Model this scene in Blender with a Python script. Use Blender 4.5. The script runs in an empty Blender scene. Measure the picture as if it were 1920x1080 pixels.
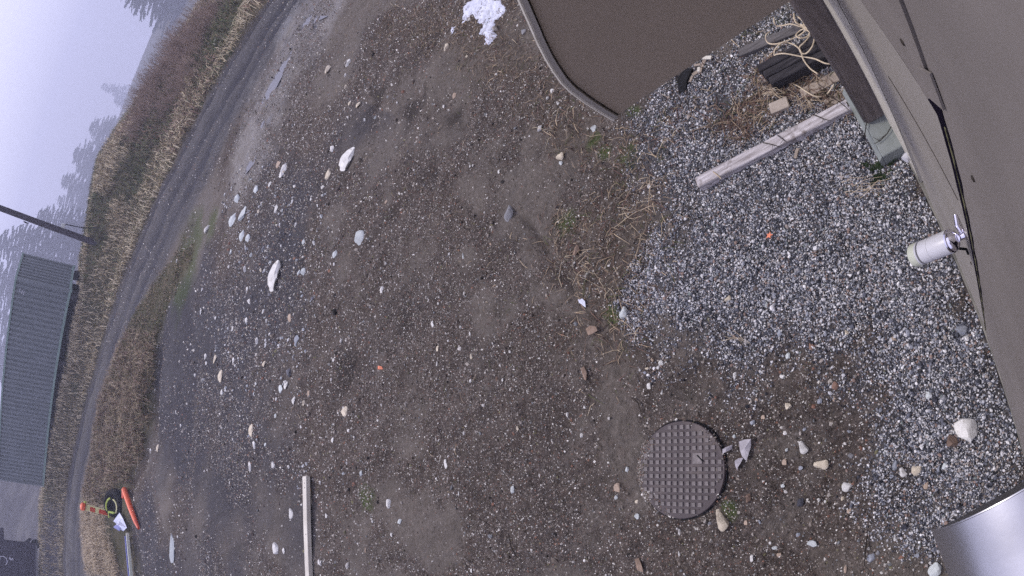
import bpy, math, random
import numpy as np
from mathutils import Vector, Matrix

S = bpy.context.scene
COL = S.collection
PI = math.pi

# ------------------------------------------------------------------ camera
# wide-angle security camera, pitched 43 deg down and rolled on its side
CAM_H = 3.6
F_PX = 1140.0
def pix_ray(px, py):
    u, v = px - 960.0, py - 540.0
    r = math.hypot(u, v) or 1e-9
    th = r / F_PX
    return np.array([math.sin(th) * u / r, math.sin(th) * v / r, math.cos(th)])
_n = pix_ray(1864.0, 803.0)
_f = np.array([0, 0, 1.0]); _f = _f - _f.dot(_n) * _n; _f /= np.linalg.norm(_f)
_z = -_n; _x = np.cross(_f, _z)
RC = np.array([_x, _f, _z])                    # camera (right, down, forward) -> world
cam = bpy.data.cameras.new('camera')
camo = bpy.data.objects.new('camera', cam)
COL.objects.link(camo)
S.camera = camo
cam.type = 'PANO'
cam.panorama_type = 'FISHEYE_LENS_POLYNOMIAL'
cam.sensor_fit = 'HORIZONTAL'
cam.sensor_width, cam.sensor_height = 36.0, 20.25
cam.fisheye_fov = PI
for _i in range(5):
    setattr(cam, 'fisheye_polynomial_k%d' % _i, 0.0)
cam.fisheye_polynomial_k1 = -1.0 / (F_PX * 36.0 / 1920.0)
cam.clip_start, cam.clip_end = 0.01, 3000
_m = Matrix.Identity(4)
for _r in range(3):
    _m[_r][0], _m[_r][1], _m[_r][2] = RC[_r, 0], -RC[_r, 1], -RC[_r, 2]
_m[2][3] = CAM_H
camo.matrix_world = _m

# ------------------------------------------------------------------ sky, sun, exposure
SUN_EL, SUN_AZ = math.radians(52), math.radians(-18)      # azimuth from +Y towards +X
world = bpy.data.worlds.new('World')
S.world = world
world.use_nodes = True
wt = world.node_tree
bg = wt.nodes['Background']
sky = wt.nodes.new('ShaderNodeTexSky')
sky.sky_type = 'NISHITA'
sky.sun_disc = False
sky.sun_elevation = SUN_EL
sky.sun_rotation = SUN_AZ
sky.dust_density = 4.0
cloud = wt.nodes.new('ShaderNodeMix')
cloud.data_type = 'RGBA'
cloud.inputs[0].default_value = 0.88                      # closed cloud deck over the blue
cloud.inputs[7].default_value = (7.9, 7.8, 10.7, 1)
wt.links.new(sky.outputs[0], cloud.inputs[6])
wt.links.new(cloud.outputs[2], bg.inputs[0])
bg.inputs[1].default_value = 0.1
sun = bpy.data.lights.new('sun', 'SUN')
sun.energy = 1.5
sun.angle = math.radians(11)
sun.color = (1.0, 0.93, 0.84)
suno = bpy.data.objects.new('sun', sun)
COL.objects.link(suno)
_sd = Vector((math.sin(SUN_AZ) * math.cos(SUN_EL), math.cos(SUN_AZ) * math.cos(SUN_EL), math.sin(SUN_EL)))
suno.rotation_euler = _sd.to_track_quat('Z', 'Y').to_euler()
suno.location = (0, 0, 30)
S.view_settings.view_transform = 'Standard'
S.view_settings.look = 'None'
S.view_settings.exposure = 0.66
S.view_settings.gamma = 1.0
S.view_settings.use_curve_mapping = False
try:
    S.cycles.volume_step_rate = 4.0
    S.cycles.volume_max_steps = 64
    S.cycles.max_bounces = 6
    S.cycles.use_denoising = False
    S.cycles.use_adaptive_sampling = False
except Exception:
    pass

# ------------------------------------------------------------------ helpers: tagging and meshes
def tag(o, label=None, cat=None, group=None, kind=None):
    if label: o['label'] = label
    if cat: o['category'] = cat
    if group: o['group'] = group
    if kind: o['kind'] = kind
    return o

def empty(name, loc, label, cat, group=None):
    o = bpy.data.objects.new(name, None)
    COL.objects.link(o)
    o.location = loc
    o.empty_display_size = 0.1
    return tag(o, label, cat, group)

def root_loc(o):
    loc = Vector((0, 0, 0))
    while o is not None:
        loc += o.location
        o = o.parent
    return loc

class MB:
    """collects shapes in world coordinates; build() links them as one mesh object"""
    def __init__(s):
        s.v, s.f, s.c = [], [], []
    def add(s, vs, fs):
        k = len(s.v)
        s.v += [tuple(map(float, p)) for p in vs]
        s.f += [tuple(i + k for i in f) for f in fs]
    def box(s, c, ax, ay, az, bev=0.0):
        """c centre, ax/ay/az half-axis vectors; bev = bevel width"""
        c, ax, ay, az = map(np.array, (c, ax, ay, az))
        if bev <= 0:
            vs = [c + i * ax + j * ay + k * az for k in (-1, 1) for j in (-1, 1) for i in (-1, 1)]
            s.add(vs, [(0, 2, 3, 1), (4, 5, 7, 6), (0, 1, 5, 4), (2, 6, 7, 3), (0, 4, 6, 2), (1, 3, 7, 5)])
            return
        la, lb, lc = [np.linalg.norm(a) for a in (ax, ay, az)]
        ia, ib, ic = 1 - bev / la, 1 - bev / lb, 1 - bev / lc
        prof = [(-ia, -1), (ia, -1), (1, -ib), (1, ib), (ia, 1), (-ia, 1), (-1, ib), (-1, -ib)]
        rings = [(-1, 0.0), (-ic, 1.0), (ic, 1.0), (1, 0.0)]
        vs = []
        for kz, full in rings:
            for (p, q) in prof:
                if not full:
                    p = max(-ia, min(ia, p)); q = max(-ib, min(ib, q))
                vs.append(c + p * ax + q * ay + kz * az)
        fs = []
        for r in range(3):
            for i in range(8):
                j = (i + 1) % 8
                fs.append((r * 8 + i, r * 8 + j, r * 8 + 8 + j, r * 8 + 8 + i))
        fs.append(tuple(range(7, -1, -1)))
        fs.append(tuple(24 + i for i in range(8)))
        s.add(vs, fs)
    def tube(s, path, rad, n=8, cap=True):
        path = [np.array(p, float) for p in path]
        if np.isscalar(rad): rad = [rad] * len(path)
        t0 = path[1] - path[0]; t0 /= np.linalg.norm(t0) + 1e-12
        up = np.array([0, 0, 1.0]) if abs(t0[2]) < 0.9 else np.array([1.0, 0, 0])
        a = np.cross(t0, up); a /= np.linalg.norm(a)
        vs = []
        for i, p in enumerate(path):
            t = path[min(i + 1, len(path) - 1)] - path[max(i - 1, 0)]
            t /= np.linalg.norm(t) + 1e-12
            a = a - a.dot(t) * t; a /= np.linalg.norm(a) + 1e-12
            b = np.cross(t, a)
            for k in range(n):
                an = 2 * PI * k / n
                vs.append(p + rad[i] * (math.cos(an) * a + math.sin(an) * b))
        fs = []
        for i in range(len(path) - 1):
            for k in range(n):
                j = (k + 1) % n
                fs.append((i * n + k, i * n + j, i * n + n + j, i * n + n + k))
        if cap:
            fs.append(tuple(range(n - 1, -1, -1)))
            fs.append(tuple((len(path) - 1) * n + k for k in range(n)))
        s.add(vs, fs)
    def lathe(s, o, axis, prof, n=32):
        """prof: (distance along axis, radius)"""
        o, axis = np.array(o, float), np.array(axis, float); axis /= np.linalg.norm(axis)
        s.tube([o + axis * d for d, r in prof], [max(r, 1e-4) for d, r in prof], n)
    def prism(s, poly, d):
        """poly: list of world points (a planar outline), d: extrusion vector"""
        k = len(poly); d = np.array(d, float)
        vs = [np.array(p, float) for p in poly]; vs += [p + d for p in vs]
        fs = [tuple(range(k - 1, -1, -1)), tuple(range(k, 2 * k))]
        fs += [(i, (i + 1) % k, k + (i + 1) % k, k + i) for i in range(k)]
        s.add(vs, fs)
    def build(s, name, mat, parent=None, smooth=False, origin=None):
        off = root_loc(parent) if parent is not None else Vector(origin if origin is not None else (0, 0, 0))
        me = bpy.data.meshes.new(name)
        vs = np.array(s.v) - np.array(off)
        me.from_pydata(vs.tolist(), [], s.f)
        me.materials.append(mat)
        if smooth:
            me.polygons.foreach_set('use_smooth', [True] * len(me.polygons))
            try: me.set_sharp_from_angle(angle=math.radians(40))
            except Exception: pass
        me.update()
        o = bpy.data.objects.new(name, me)
        COL.objects.link(o)
        if parent is not None: o.parent = parent
        else: o.location = off
        return o

def np_mesh(name, V, Fq, mat, origin=(0, 0, 0), attrs=None, cattrs=None, smooth=False):
    """mesh from numpy arrays; Fq (n,k) faces of equal length"""
    V = np.asarray(V, np.float32) - np.array(origin, np.float32)
    me = bpy.data.meshes.new(name)
    n, k = Fq.shape
    me.vertices.add(len(V)); me.vertices.foreach_set('co', V.ravel())
    me.loops.add(n * k); me.loops.foreach_set('vertex_index', Fq.astype(np.int32).ravel())
    me.polygons.add(n)
    me.polygons.foreach_set('loop_start', np.arange(0, n * k, k, dtype=np.int32))
    if smooth: me.polygons.foreach_set('use_smooth', np.ones(n, bool))
    for nm, a in (attrs or {}).items():
        at = me.attributes.new(nm, 'FLOAT', 'POINT'); at.data.foreach_set('value', a.astype(np.float32))
    for nm, a in (cattrs or {}).items():
        at = me.attributes.new(nm, 'FLOAT_VECTOR', 'POINT'); at.data.foreach_set('vector', a.astype(np.float32).ravel())
    me.materials.append(mat)
    me.update(calc_edges=True)
    me.validate()
    o = bpy.data.objects.new(name, me)
    COL.objects.link(o)
    o.location = origin
    return o

# ------------------------------------------------------------------ helpers: noise
def _hash(ix, iy, seed):
    h = (ix.astype(np.int64) * 374761393 + iy.astype(np.int64) * 668265263 + seed * 974634541) & 0xFFFFFFFF
    h = ((h ^ (h >> 13)) * 1274126177) & 0xFFFFFFFF
    h = (h ^ (h >> 16)) & 0xFFFFFFFF
    return h / 4294967295.0
def vnoise(x, y, seed=0):
    x = np.asarray(x, float); y = np.asarray(y, float)
    ix, iy = np.floor(x), np.floor(y)
    fx, fy = x - ix, y - iy
    ux, uy = fx * fx * fx * (fx * (fx * 6 - 15) + 10), fy * fy * fy * (fy * (fy * 6 - 15) + 10)
    a, b = _hash(ix, iy, seed), _hash(ix + 1, iy, seed)
    c, d = _hash(ix, iy + 1, seed), _hash(ix + 1, iy + 1, seed)
    return (a * (1 - ux) + b * ux) * (1 - uy) + (c * (1 - ux) + d * ux) * uy
def fbm(x, y, octv=4, seed=0, gain=0.5):
    s, a, t = 0, 1.0, 0
    c, q = math.cos(0.7), math.sin(0.7)
    for i in range(octv):
        s = s + a * vnoise(x, y, seed + i); t += a
        x, y = (x * c - y * q) * 2.03 + 5.3, (x * q + y * c) * 2.03 + 1.7
        a *= gain
    return s / t
def sstep(a, b, x):
    t = np.clip((x - a) / (b - a), 0, 1)
    return t * t * (3 - 2 * t)

# ------------------------------------------------------------------ terrain shape
AZ_K   = np.array([-60, -40, -31.8, -27.1, -17.6, -7.7, 2.6, 13.5, 24, 45.])
E_FAR  = np.array([3.0, 3.4, 3.7, 4.1, 5.6, 7.1, 8.9, 10.5, 12.0, 14.])      # angle below eye level of the track's far edge
D_FAR  = (CAM_H + 0.6) / (np.tan(np.radians(E_FAR)) + 0.05)
W_K    = np.array([-60, -31, -20, -11, -5, 0.7, 6, 10, 16, 25, 45.])
D_CR   = np.array([44, 39, 32.5, 28.6, 29, 30, 29, 28, 25, 22, 20.])
Z_CR   = np.array([2.6, 2.35, 1.85, 1.80, 2.1, 2.40, 1.45, 0.80, 0.55, 0.4, 0.3])

def base_height(x, y):
    """large shape only: level yard, gentle rise to the track, grass bank behind it, fall beyond"""
    D = np.hypot(x, y); az = np.degrees(np.arctan2(x, y))
    rear = np.abs(az) > 75
    a = np.clip(az, -60, 45)
    df = np.interp(a, AZ_K, D_FAR); dc = np.interp(a, W_K, D_CR); zc = np.interp(a, W_K, Z_CR)
    dd = np.clip(D - 12, -3, None)
    slope = 0.05 * np.where(dd < 3, (dd + 3) ** 2 / 12, dd)
    zr = 0.05 * (df - 12) + 0 * D
    t = sstep(0.0, 1.0, (D - df - 0.25) / np.maximum(dc - df - 0.25, 0.8))
    z = np.where(D < df, slope, zr + (np.maximum(zc, zr) - zr) * t)
    beyond = np.clip(D - dc - 7, 0, None)
    fall = -np.minimum(beyond * 0.13, 13)
    z = z + np.where(D > dc, fall, 0)
    # gravel stockpile slope far behind the bin
    hill = 17 * np.exp(-(((az + 42) / 17.0) ** 2) ** 2) * sstep(45, 80, D) * (1 - sstep(110, 150, D))
    hill = np.where((az > -75) & (az < -15), hill, 0)
    z = z + hill
    return np.where(rear, 0.0, z)

def march(px, py, hf=base_height):
    d = RC @ pix_ray(px, py)
    t = np.concatenate([np.linspace(0.5, 12, 800), np.linspace(12.01, 60, 2400), np.linspace(60.1, 300, 1200)])
    X, Y, Z = d[0] * t, d[1] * t, CAM_H + d[2] * t
    below = Z < hf(X, Y)
    i = int(np.argmax(below)) if below.any() else len(t) - 1
    return np.array([X[i], Y[i], Z[i]])
def at(px, py, z=0.0):
    d = RC @ pix_ray(px, py)
    k = (z - CAM_H) / d[2]
    return np.array([d[0] * k, d[1] * k, z])

def poly_world(pp, step=40):
    out = []
    for i in range(len(pp)):
        a, b = np.array(pp[i], float), np.array(pp[(i + 1) % len(pp)], float)
        n = max(1, int(np.linalg.norm(b - a) / step))
        for k in range(n):
            q = a + (b - a) * k / n
            out.append(march(*q)[:2])
    return np.array(out)
def sdist(poly, x, y):
    """signed distance to a polygon, positive inside"""
    x = np.asarray(x, float); y = np.asarray(y, float)
    best = np.full(x.shape, 1e9); ins = np.zeros(x.shape, bool)
    n = len(poly)
    for i in range(n):
        ax, ay = poly[i]; bx, by = poly[(i + 1) % n]
        ex, ey = bx - ax, by - ay
        L = ex * ex + ey * ey + 1e-12
        t = np.clip(((x - ax) * ex + (y - ay) * ey) / L, 0, 1)
        best = np.minimum(best, (x - ax - t * ex) ** 2 + (y - ay - t * ey) ** 2)
        c = ((ay > y) != (by > y)) & (x < ex * (y - ay) / (ey if abs(ey) > 1e-12 else 1e-12) + ax)
        ins ^= c
    d = np.sqrt(best)
    return np.where(ins, d, -d)

P_GRAVEL = poly_world([(1450, 25), (1385, 95), (1300, 150), (1210, 225), (1215, 300), (1262, 360), (1290, 420), (1240, 470), (1212, 560), (1270, 640),
                       (1390, 672), (1500, 640), (1610, 650), (1670, 740), (1690, 850), (1730, 950), (1800, 1000), (1905, 1010),
                       (1919, 830), (1872, 690), (1850, 640), (1800, 500), (1760, 420), (1700, 290), (1640, 190), (1560, 30)])
P_LITTER = poly_world([(930, 5), (1000, 90), (1080, 190), (1160, 250), (1240, 230), (1300, 180), (1420, 70), (1500, 60), (1560, 150), (1480, 200), (1390, 230),
                       (1300, 250), (1250, 330), (1285, 420), (1230, 520), (1215, 640), (1130, 700), (1070, 650), (1040, 540), (1000, 420), (1060, 380), (1110, 330), (1050, 270),
                       (960, 190), (880, 150), (830, 90), (720, 70), (690, 10)])
P_VERGE = poly_world([(330, 475), (372, 452), (352, 505), (322, 565), (303, 640), (290, 720), (288, 800), (268, 860), (246, 905), (244, 960), (250, 1010), (262, 1078),
                      (168, 1078), (163, 1000), (160, 940), (175, 870), (190, 780), (210, 700), (238, 620), (270, 555), (300, 512)], 60)
PUDDLES = [[(558, 86), (548, 110), (525, 150), (502, 195), (487, 198), (505, 160), (530, 115), (548, 84)],
           [(496, 228), (490, 244), (474, 262), (470, 256), (482, 238)],
           [(480, 292), (478, 306), (455, 332), (446, 330), (462, 304)],
           [(612, 32), (586, 44), (566, 62), (545, 60), (556, 42), (580, 30)]]
P_CLEAR = poly_world([(200, 928), (240, 905), (300, 900), (300, 1079), (232, 1079), (212, 985)], 60)
P_PUD = [poly_world(p, 200) for p in PUDDLES]
PUD_Z = [float(np.min(base_height(p[:, 0], p[:, 1]))) + 0.01 for p in P_PUD]

def sdist_near(P, x, y):
    out = np.full(np.shape(x), -9.0)
    q = (np.abs(x - P[:, 0].mean()) < 14) & (np.abs(y - P[:, 1].mean()) < 16)
    out[q] = sdist(P, x[q], y[q])
    return out

def lane(x, y):
    """0 at the near edge of the gravel track, 1 at its far edge"""
    D = np.hypot(x, y); az = np.clip(np.degrees(np.arctan2(x, y)), -60, 45)
    df = np.interp(az, AZ_K, D_FAR)
    e2 = np.interp(az, AZ_K, E_FAR + np.array([1.7, 1.9, 2.1, 2.3, 2.7, 3.0, 3.5, 3.2, 2.8, 2.4]))
    dn = (CAM_H + 0.6) / (np.tan(np.radians(e2)) + 0.05)
    return (D - dn) / (df - dn)

def masks(x, y):
    w1 = (fbm(x * 3.1, y * 3.1, 3, 11) - 0.5)
    g = {}
    near = np.hypot(x, y) < 9
    gr = np.full(x.shape, -9.0); li = np.full(x.shape, -9.0)
    gr[near] = sdist(P_GRAVEL, x[near], y[near]); li[near] = sdist(P_LITTER, x[near], y[near])
    g['gravel'] = sstep(-0.32, 0.24, gr + 0.55 * w1 + 0.25 * (fbm(x * 9, y * 9, 2, 13) - 0.5))
    g['litter'] = sstep(-0.22, 0.25, li + 0.7 * w1)
    D = np.hypot(x, y)
    mid = (D > 8) & (D < 60) & (x < 6)
    ve = np.full(x.shape, -9.0); ve[mid] = sdist(P_VERGE, x[mid], y[mid])
    g['verge'] = ve
    ln = lane(x, y) + 0.10 * (fbm(x * 0.7, y * 0.7, 3, 21) - 0.5)
    rear = y < 2
    g['lane'] = np.where(rear, -9, ln)
    g['track'] = sstep(-0.12, 0.08, ln) * (1 - sstep(0.93, 1.06, ln)) * (~rear)
    g['bank'] = sstep(0.95, 1.12, ln) * (~rear)
    pu = np.full(x.shape, -9.0); pz = np.zeros(x.shape)
    for p, lv in zip(P_PUD, PUD_Z):
        q = (np.abs(x - p[:, 0].mean()) < 5) & (np.abs(y - p[:, 1].mean()) < 6)
        sd = sdist(p, x[q], y[q]) + 1.1 * (fbm(x[q] * 2.6, y[q] * 2.6, 4, 51) - 0.54)
        pz[q] = np.where(sd > pu[q], lv, pz[q]); pu[q] = np.maximum(pu[q], sd)
    g['puddle'] = sstep(-0.10, 0.12, pu); g['pudz'] = pz; g['wet'] = sstep(-1.3, 0.0, pu + 0.9 * w1)
    return g

WN = np.array([-0.581, 0.814]); WS = np.array([0.814, 0.581]); WD = -0.127    # wall normal, wall direction, wall offset

LUMPS = [(800, 70, .45, -.07), (825, 130, .35, .06), (770, 200, .40, -.06), (740, 120, .4, .05), (850, 215, .25, -.06), (870, 235, .2, -.05), (815, 330, .16, -.05), (832, 345, .12, .04), (700, 60, .6, .06), (690, 200, .5, -.05), (560, 470, .6, -.07), (530, 440, .5, -.05), (640, 700, .4, -.04), (900, 500, .3, .03), (990, 780, .25, .02), (760, 600, .35, -.03)]
LUMP_W = [at(px, py)[:2] for px, py, a_, b_ in LUMPS]
def height(x, y, g=None):
    x = np.asarray(x, float); y = np.asarray(y, float)
    if g is None: g = masks(x, y)
    D = np.hypot(x, y)
    z = base_height(x, y)
    rough = (fbm(x * 0.55, y * 0.55, 3, 3) - 0.5) * 0.10 * sstep(2, 7, D)
    rough = rough + (fbm(x * 2.3, y * 2.3, 3, 5) - 0.5) * 0.06 + (fbm(x * 9, y * 9, 3, 7) - 0.5) * 0.026 + (fbm(x * 38, y * 38, 2, 9) - 0.5) * 0.012
    rough = rough + (np.abs(fbm(x * 17, y * 17, 3, 8) - 0.5)) * 0.035
    rough = rough * (1 - 0.85 * g['puddle'])
    z = z + rough
    z = z * (1 - g['puddle']) + (g['pudz'] - 0.03 + 0.25 * rough) * g['puddle']
    ln = g['lane']
    tr = g['track']
    for c, dp in ((0.26, 0.06), (0.52, 0.10), (0.90, 0.12)):
        z = z - dp * (0.75 + 0.5 * fbm(x * 1.1, y * 1.1, 2, 47)) * np.exp(-((ln - c) / 0.055) ** 2) * tr
    z = z + 0.05 * np.exp(-((ln - 0.70) / 0.12) ** 2) * tr + 0.05 * (fbm(x * 4, y * 4, 3, 49) - 0.5) * tr
    for i_, (px, py, rr, dz) in enumerate(LUMPS):
        q = LUMP_W[i_]; dq = ((x - q[0]) ** 2 + (y - q[1]) ** 2) / rr ** 2
        z = z + dz * np.exp(-dq) * (0.6 + 0.8 * fbm(x * 3, y * 3, 2, 57))
    # faint wheel ruts across the yard
    v = (x * 0.80 - y * 0.60)
    for c, amp in ((1.0, 0.03), (-0.95, 0.022), (-3.3, 0.03)):
        z = z - amp * np.exp(-((v + c + 0.4 * (fbm(x * 0.5, y * 0.5, 2, 31) - 0.5)) / 0.16) ** 2) * sstep(1.5, 3, D) * (1 - g['gravel'])
    a0, a1 = at(962, 392)[:2], at(1068, 548)[:2]
    e = a1 - a0; tt = ((x - a0[0]) * e[0] + (y - a0[1]) * e[1]) / (e @ e)
    dg = ((x - a0[0]) * -e[1] + (y - a0[1]) * e[0]) / np.linalg.norm(e) + 0.10 * (fbm(x * 3, y * 3, 2, 53) - 0.5)
    z = z - 0.04 * (0.4 + 1.1 * fbm(x * 4, y * 4, 2, 55)) * np.exp(-(dg / 0.055) ** 2) * sstep(-0.05, 0.1, tt) * sstep(1.15, 0.9, tt)
    z = z + sstep(-0.15, 0.7, g['verge'] + 0.5 * (fbm(x * 1.3, y * 1.3, 3, 41) - 0.5)) * 0.16 * (1 - sstep(-0.4, 0.4, sdist_near(P_CLEAR, x, y))) * sstep(-9, -15, np.degrees(np.arctan2(x, y)))
    z = z - 0.11 * np.exp(-((g['verge'] + 0.20) / 0.20) ** 2) * sstep(-12, -16, np.degrees(np.arctan2(x, y))) * (g['lane'] < -0.1)
    z = z + g['bank'] * (fbm(x * 0.9, y * 0.9, 3, 43) - 0.5) * 0.35
    z = z + g['gravel'] * 0.015
    return z

# ------------------------------------------------------------------ materials
def new_mat(name, rough=0.8, spec=0.3):
    if rough >= 0.7: spec = min(spec, 0.08)
    m = bpy.data.materials.new(name); m.use_nodes = True
    nt = m.node_tree; b = nt.nodes['Principled BSDF']
    b.inputs['Roughness'].default_value = rough
    b.inputs['Specular IOR Level'].default_value = spec
    return m, nt, b
def N(nt, t, **kw):
    n = nt.nodes.new(t)
    for k, v in kw.items():
        setattr(n, k, v)
    return n
def noise(nt, vec, scale, detail=4, rough=0.55):
    n = N(nt, 'ShaderNodeTexNoise')
    n.inputs['Scale'].default_value = scale; n.inputs['Detail'].default_value = detail; n.inputs['Roughness'].default_value = rough
    if vec is not None: nt.links.new(vec, n.inputs['Vector'])
    return n
def ramp(nt, fac, stops):
    r = N(nt, 'ShaderNodeValToRGB')
    e = r.color_ramp.elements
    while len(e) > 1: e.remove(e[-1])
    e[0].position, e[0].color = stops[0][0], (*stops[0][1], 1)
    for p, c in stops[1:]:
        q = e.new(p); q.color = (*c, 1)
    nt.links.new(fac, r.inputs[0])
    return r.outputs[0]
def mix(nt, fac, a, b, mode='MIX'):
    n = N(nt, 'ShaderNodeMix'); n.data_type = 'RGBA'; n.blend_type = mode; n.clamp_factor = True
    for i, v in ((0, fac), (6, a), (7, b)):
        if isinstance(v, bpy.types.NodeSocket): nt.links.new(v, n.inputs[i])
        elif i == 0: n.inputs[0].default_value = v
        else: n.inputs[i].default_value = (*v, 1)
    return n.outputs[2]
def attr(nt, name, typ='GEOMETRY'):
    n = N(nt, 'ShaderNodeAttribute'); n.attribute_name = name; n.attribute_type = typ
    return n
def bump(nt, b, h, strength=0.5, dist=0.01):
    n = N(nt, 'ShaderNodeBump'); n.inputs['Strength'].default_value = strength; n.inputs['Distance'].default_value = dist
    nt.links.new(h, n.inputs['Height']); nt.links.new(n.outputs[0], b.inputs['Normal'])
def math_n(nt, op, a, b=None):
    n = N(nt, 'ShaderNodeMath'); n.operation = op
    for i, v in ((0, a), (1, b)):
        if v is None: continue
        if isinstance(v, bpy.types.NodeSocket): nt.links.new(v, n.inputs[i])
        else: n.inputs[i].default_value = v
    return n.outputs[0]

def mottled(name, c0, c1, scale=6, rough=0.8, spec=0.3, bs=0.3, bd=0.004, rnd=0.0, metal=0.0, stretch=None, dirt=None):
    """two-tone procedural material with grain bump"""
    m, nt, b = new_mat(name, rough, spec)
    tc = N(nt, 'ShaderNodeTexCoord'); vec = tc.outputs['Object']
    if stretch:
        mp = N(nt, 'ShaderNodeMapping'); mp.vector_type = 'TEXTURE'; mp.inputs['Scale'].default_value = tuple(1 / q for q in stretch[0])
        mp.inputs['Rotation'].default_value = stretch[1]
        nt.links.new(vec, mp.inputs[0]); vec = mp.outputs[0]
    n = noise(nt, vec, scale, 6, 0.62)
    col = ramp(nt, n.outputs[0], [(0.3, c0), (0.72, c1)])
    if dirt:
        n2 = noise(nt, tc.outputs['Object'], dirt[1], 4, 0.6)
        f = ramp(nt, n2.outputs[0], [(dirt[2], (0, 0, 0)), (dirt[3], (1, 1, 1))])
        col = mix(nt, f, col, dirt[0])
    if rnd:
        oi = N(nt, 'ShaderNodeObjectInfo')
        hsv = N(nt, 'ShaderNodeHueSaturation')
        nt.links.new(col, hsv.inputs['Color'])
        v = math_n(nt, 'MULTIPLY_ADD', oi.outputs['Random'], rnd); v.node.inputs[2].default_value = 1 - rnd / 2
        nt.links.new(v, hsv.inputs['Value'])
        col = hsv.outputs[0]
    nt.links.new(col, b.inputs['Base Color'])
    b.inputs['Metallic'].default_value = metal
    n3 = noise(nt, vec, scale * 6, 5, 0.6)
    bump(nt, b, n3.outputs[0], bs, bd)
    return m

# ground sheet
def ground_material():
    m, nt, b = new_mat('yard_ground', 0.85, 0.08)
    tc = N(nt, 'ShaderNodeTexCoord'); v = tc.outputs['Object']
    big = noise(nt, v, 0.55, 5, 0.6); mid = noise(nt, v, 3.2, 6, 0.65); fine = noise(nt, v, 26, 6, 0.7); grit = noise(nt, v, 110, 3, 0.7)
    mud = ramp(nt, big.outputs[0], [(0.36, (0.098, 0.094, 0.102)), (0.52, (0.125, 0.112, 0.108)), (0.66, (0.150, 0.128, 0.115))])
    mud = mix(nt, ramp(nt, mid.outputs[0], [(0.42, (0, 0, 0)), (0.60, (0.85, 0.85, 0.85))]), mud, (0.178, 0.160, 0.150))
    mud = mix(nt, ramp(nt, mid.outputs[0], [(0.30, (0.8, 0.8, 0.8)), (0.44, (0, 0, 0))]), mud, (0.070, 0.060, 0.054))
    tin = noise(nt, v, 7.5, 5, 0.7)
    mud = mix(nt, ramp(nt, tin.outputs[0], [(0.55, (0, 0, 0)), (0.68, (0.6, 0.6, 0.6))]), mud, (0.135, 0.082, 0.060))
    mud = mix(nt, ramp(nt, tin.outputs[0], [(0.30, (0.55, 0.55, 0.55)), (0.43, (0, 0, 0))]), mud, (0.088, 0.088, 0.052))
    mud = mix(nt, ramp(nt, fine.outputs[0], [(0.36, (0.9, 0.9, 0.9)), (0.54, (0, 0, 0))]), mud, (0.036, 0.029, 0.025))
    vo = N(nt, 'ShaderNodeTexVoronoi'); vo.inputs['Scale'].default_value = 75; nt.links.new(v, vo.inputs['Vector'])
    speck = ramp(nt, vo.outputs['Color'], [(0.0, (0.06, 0.055, 0.055)), (0.55, (0.13, 0.115, 0.11)), (0.80, (0.22, 0.19, 0.18)), (0.97, (0.42, 0.42, 0.44))])
    mud = mix(nt, ramp(nt, fine.outputs[0], [(0.45, (0.15, 0.15, 0.15)), (0.62, (0.7, 0.7, 0.7))]), mud, speck)
    mp = N(nt, 'ShaderNodeMapping'); mp.vector_type = 'TEXTURE'; mp.inputs['Rotation'].default_value = (0, 0, math.radians(136)); mp.inputs['Scale'].default_value = (3.6, 0.42, 1)
    nt.links.new(v, mp.inputs[0])
    stk = noise(nt, mp.outputs[0], 1.7, 6, 0.72)
    mud = mix(nt, ramp(nt, stk.outputs[0], [(0.38, (0.62, 0.62, 0.62)), (0.50, (0, 0, 0))]), mud, (0.074, 0.064, 0.060))
    mud = mix(nt, ramp(nt, stk.outputs[0], [(0.54, (0, 0, 0)), (0.66, (0.6, 0.6, 0.6))]), mud, (0.190, 0.172, 0.164))
    smooth_ = mix(nt, fine.outputs[0], (0.135, 0.122, 0.112), (0.205, 0.188, 0.172))
    gty = attr(nt, 'gritty').outputs['Fac']
    mud = mix(nt, gty, mix(nt, 0.48, mud, smooth_), mix(nt, 1.0, mud, (0.74, 0.71, 0.70), 'MULTIPLY'))
    mud = mix(nt, 1.0, mud, (0.86, 0.825, 0.765), 'MULTIPLY')
    mud = mix(nt, attr(nt, 'hollow_dark').outputs['Fac'], mud, (0.028, 0.023, 0.021))
    cool = attr(nt, 'cool').outputs['Fac']
    mud = mix(nt, cool, mud, mix(nt, stk.outputs[0], mix(nt, fine.outputs[0], (0.010, 0.010, 0.014), (0.040, 0.039, 0.048)), mix(nt, fine.outputs[0], (0.022, 0.021, 0.027), (0.100, 0.098, 0.110))))
    lit = attr(nt, 'litter').outputs['Fac']
    litc = ramp(nt, fine.outputs[0], [(0.3, (0.035, 0.028, 0.022)), (0.5, (0.088, 0.070, 0.056)), (0.7, (0.17, 0.142, 0.112))])
    col = mix(nt, math_n(nt, 'MULTIPLY', lit, 0.55), mud, litc)
    moss = attr(nt, 'moss').outputs['Fac']
    col = mix(nt, moss, col, mix(nt, fine.outputs[0], (0.03, 0.045, 0.012), (0.085, 0.11, 0.035)))
    gra = attr(nt, 'gravel').outputs['Fac']
    col = mix(nt, gra, col, mix(nt, fine.outputs[0], (0.035, 0.034, 0.038), (0.13, 0.127, 0.13)))
    tra = attr(nt, 'track').outputs['Fac']
    trc = mix(nt, ramp(nt, fine.outputs[0], [(0.36, (0, 0, 0)), (0.62, (1, 1, 1))]), (0.032, 0.030, 0.031), (0.118, 0.112, 0.114))
    trc = mix(nt, ramp(nt, stk.outputs[0], [(0.36, (0.75, 0.75, 0.75)), (0.52, (0, 0, 0))]), trc, (0.055, 0.052, 0.056))
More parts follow.
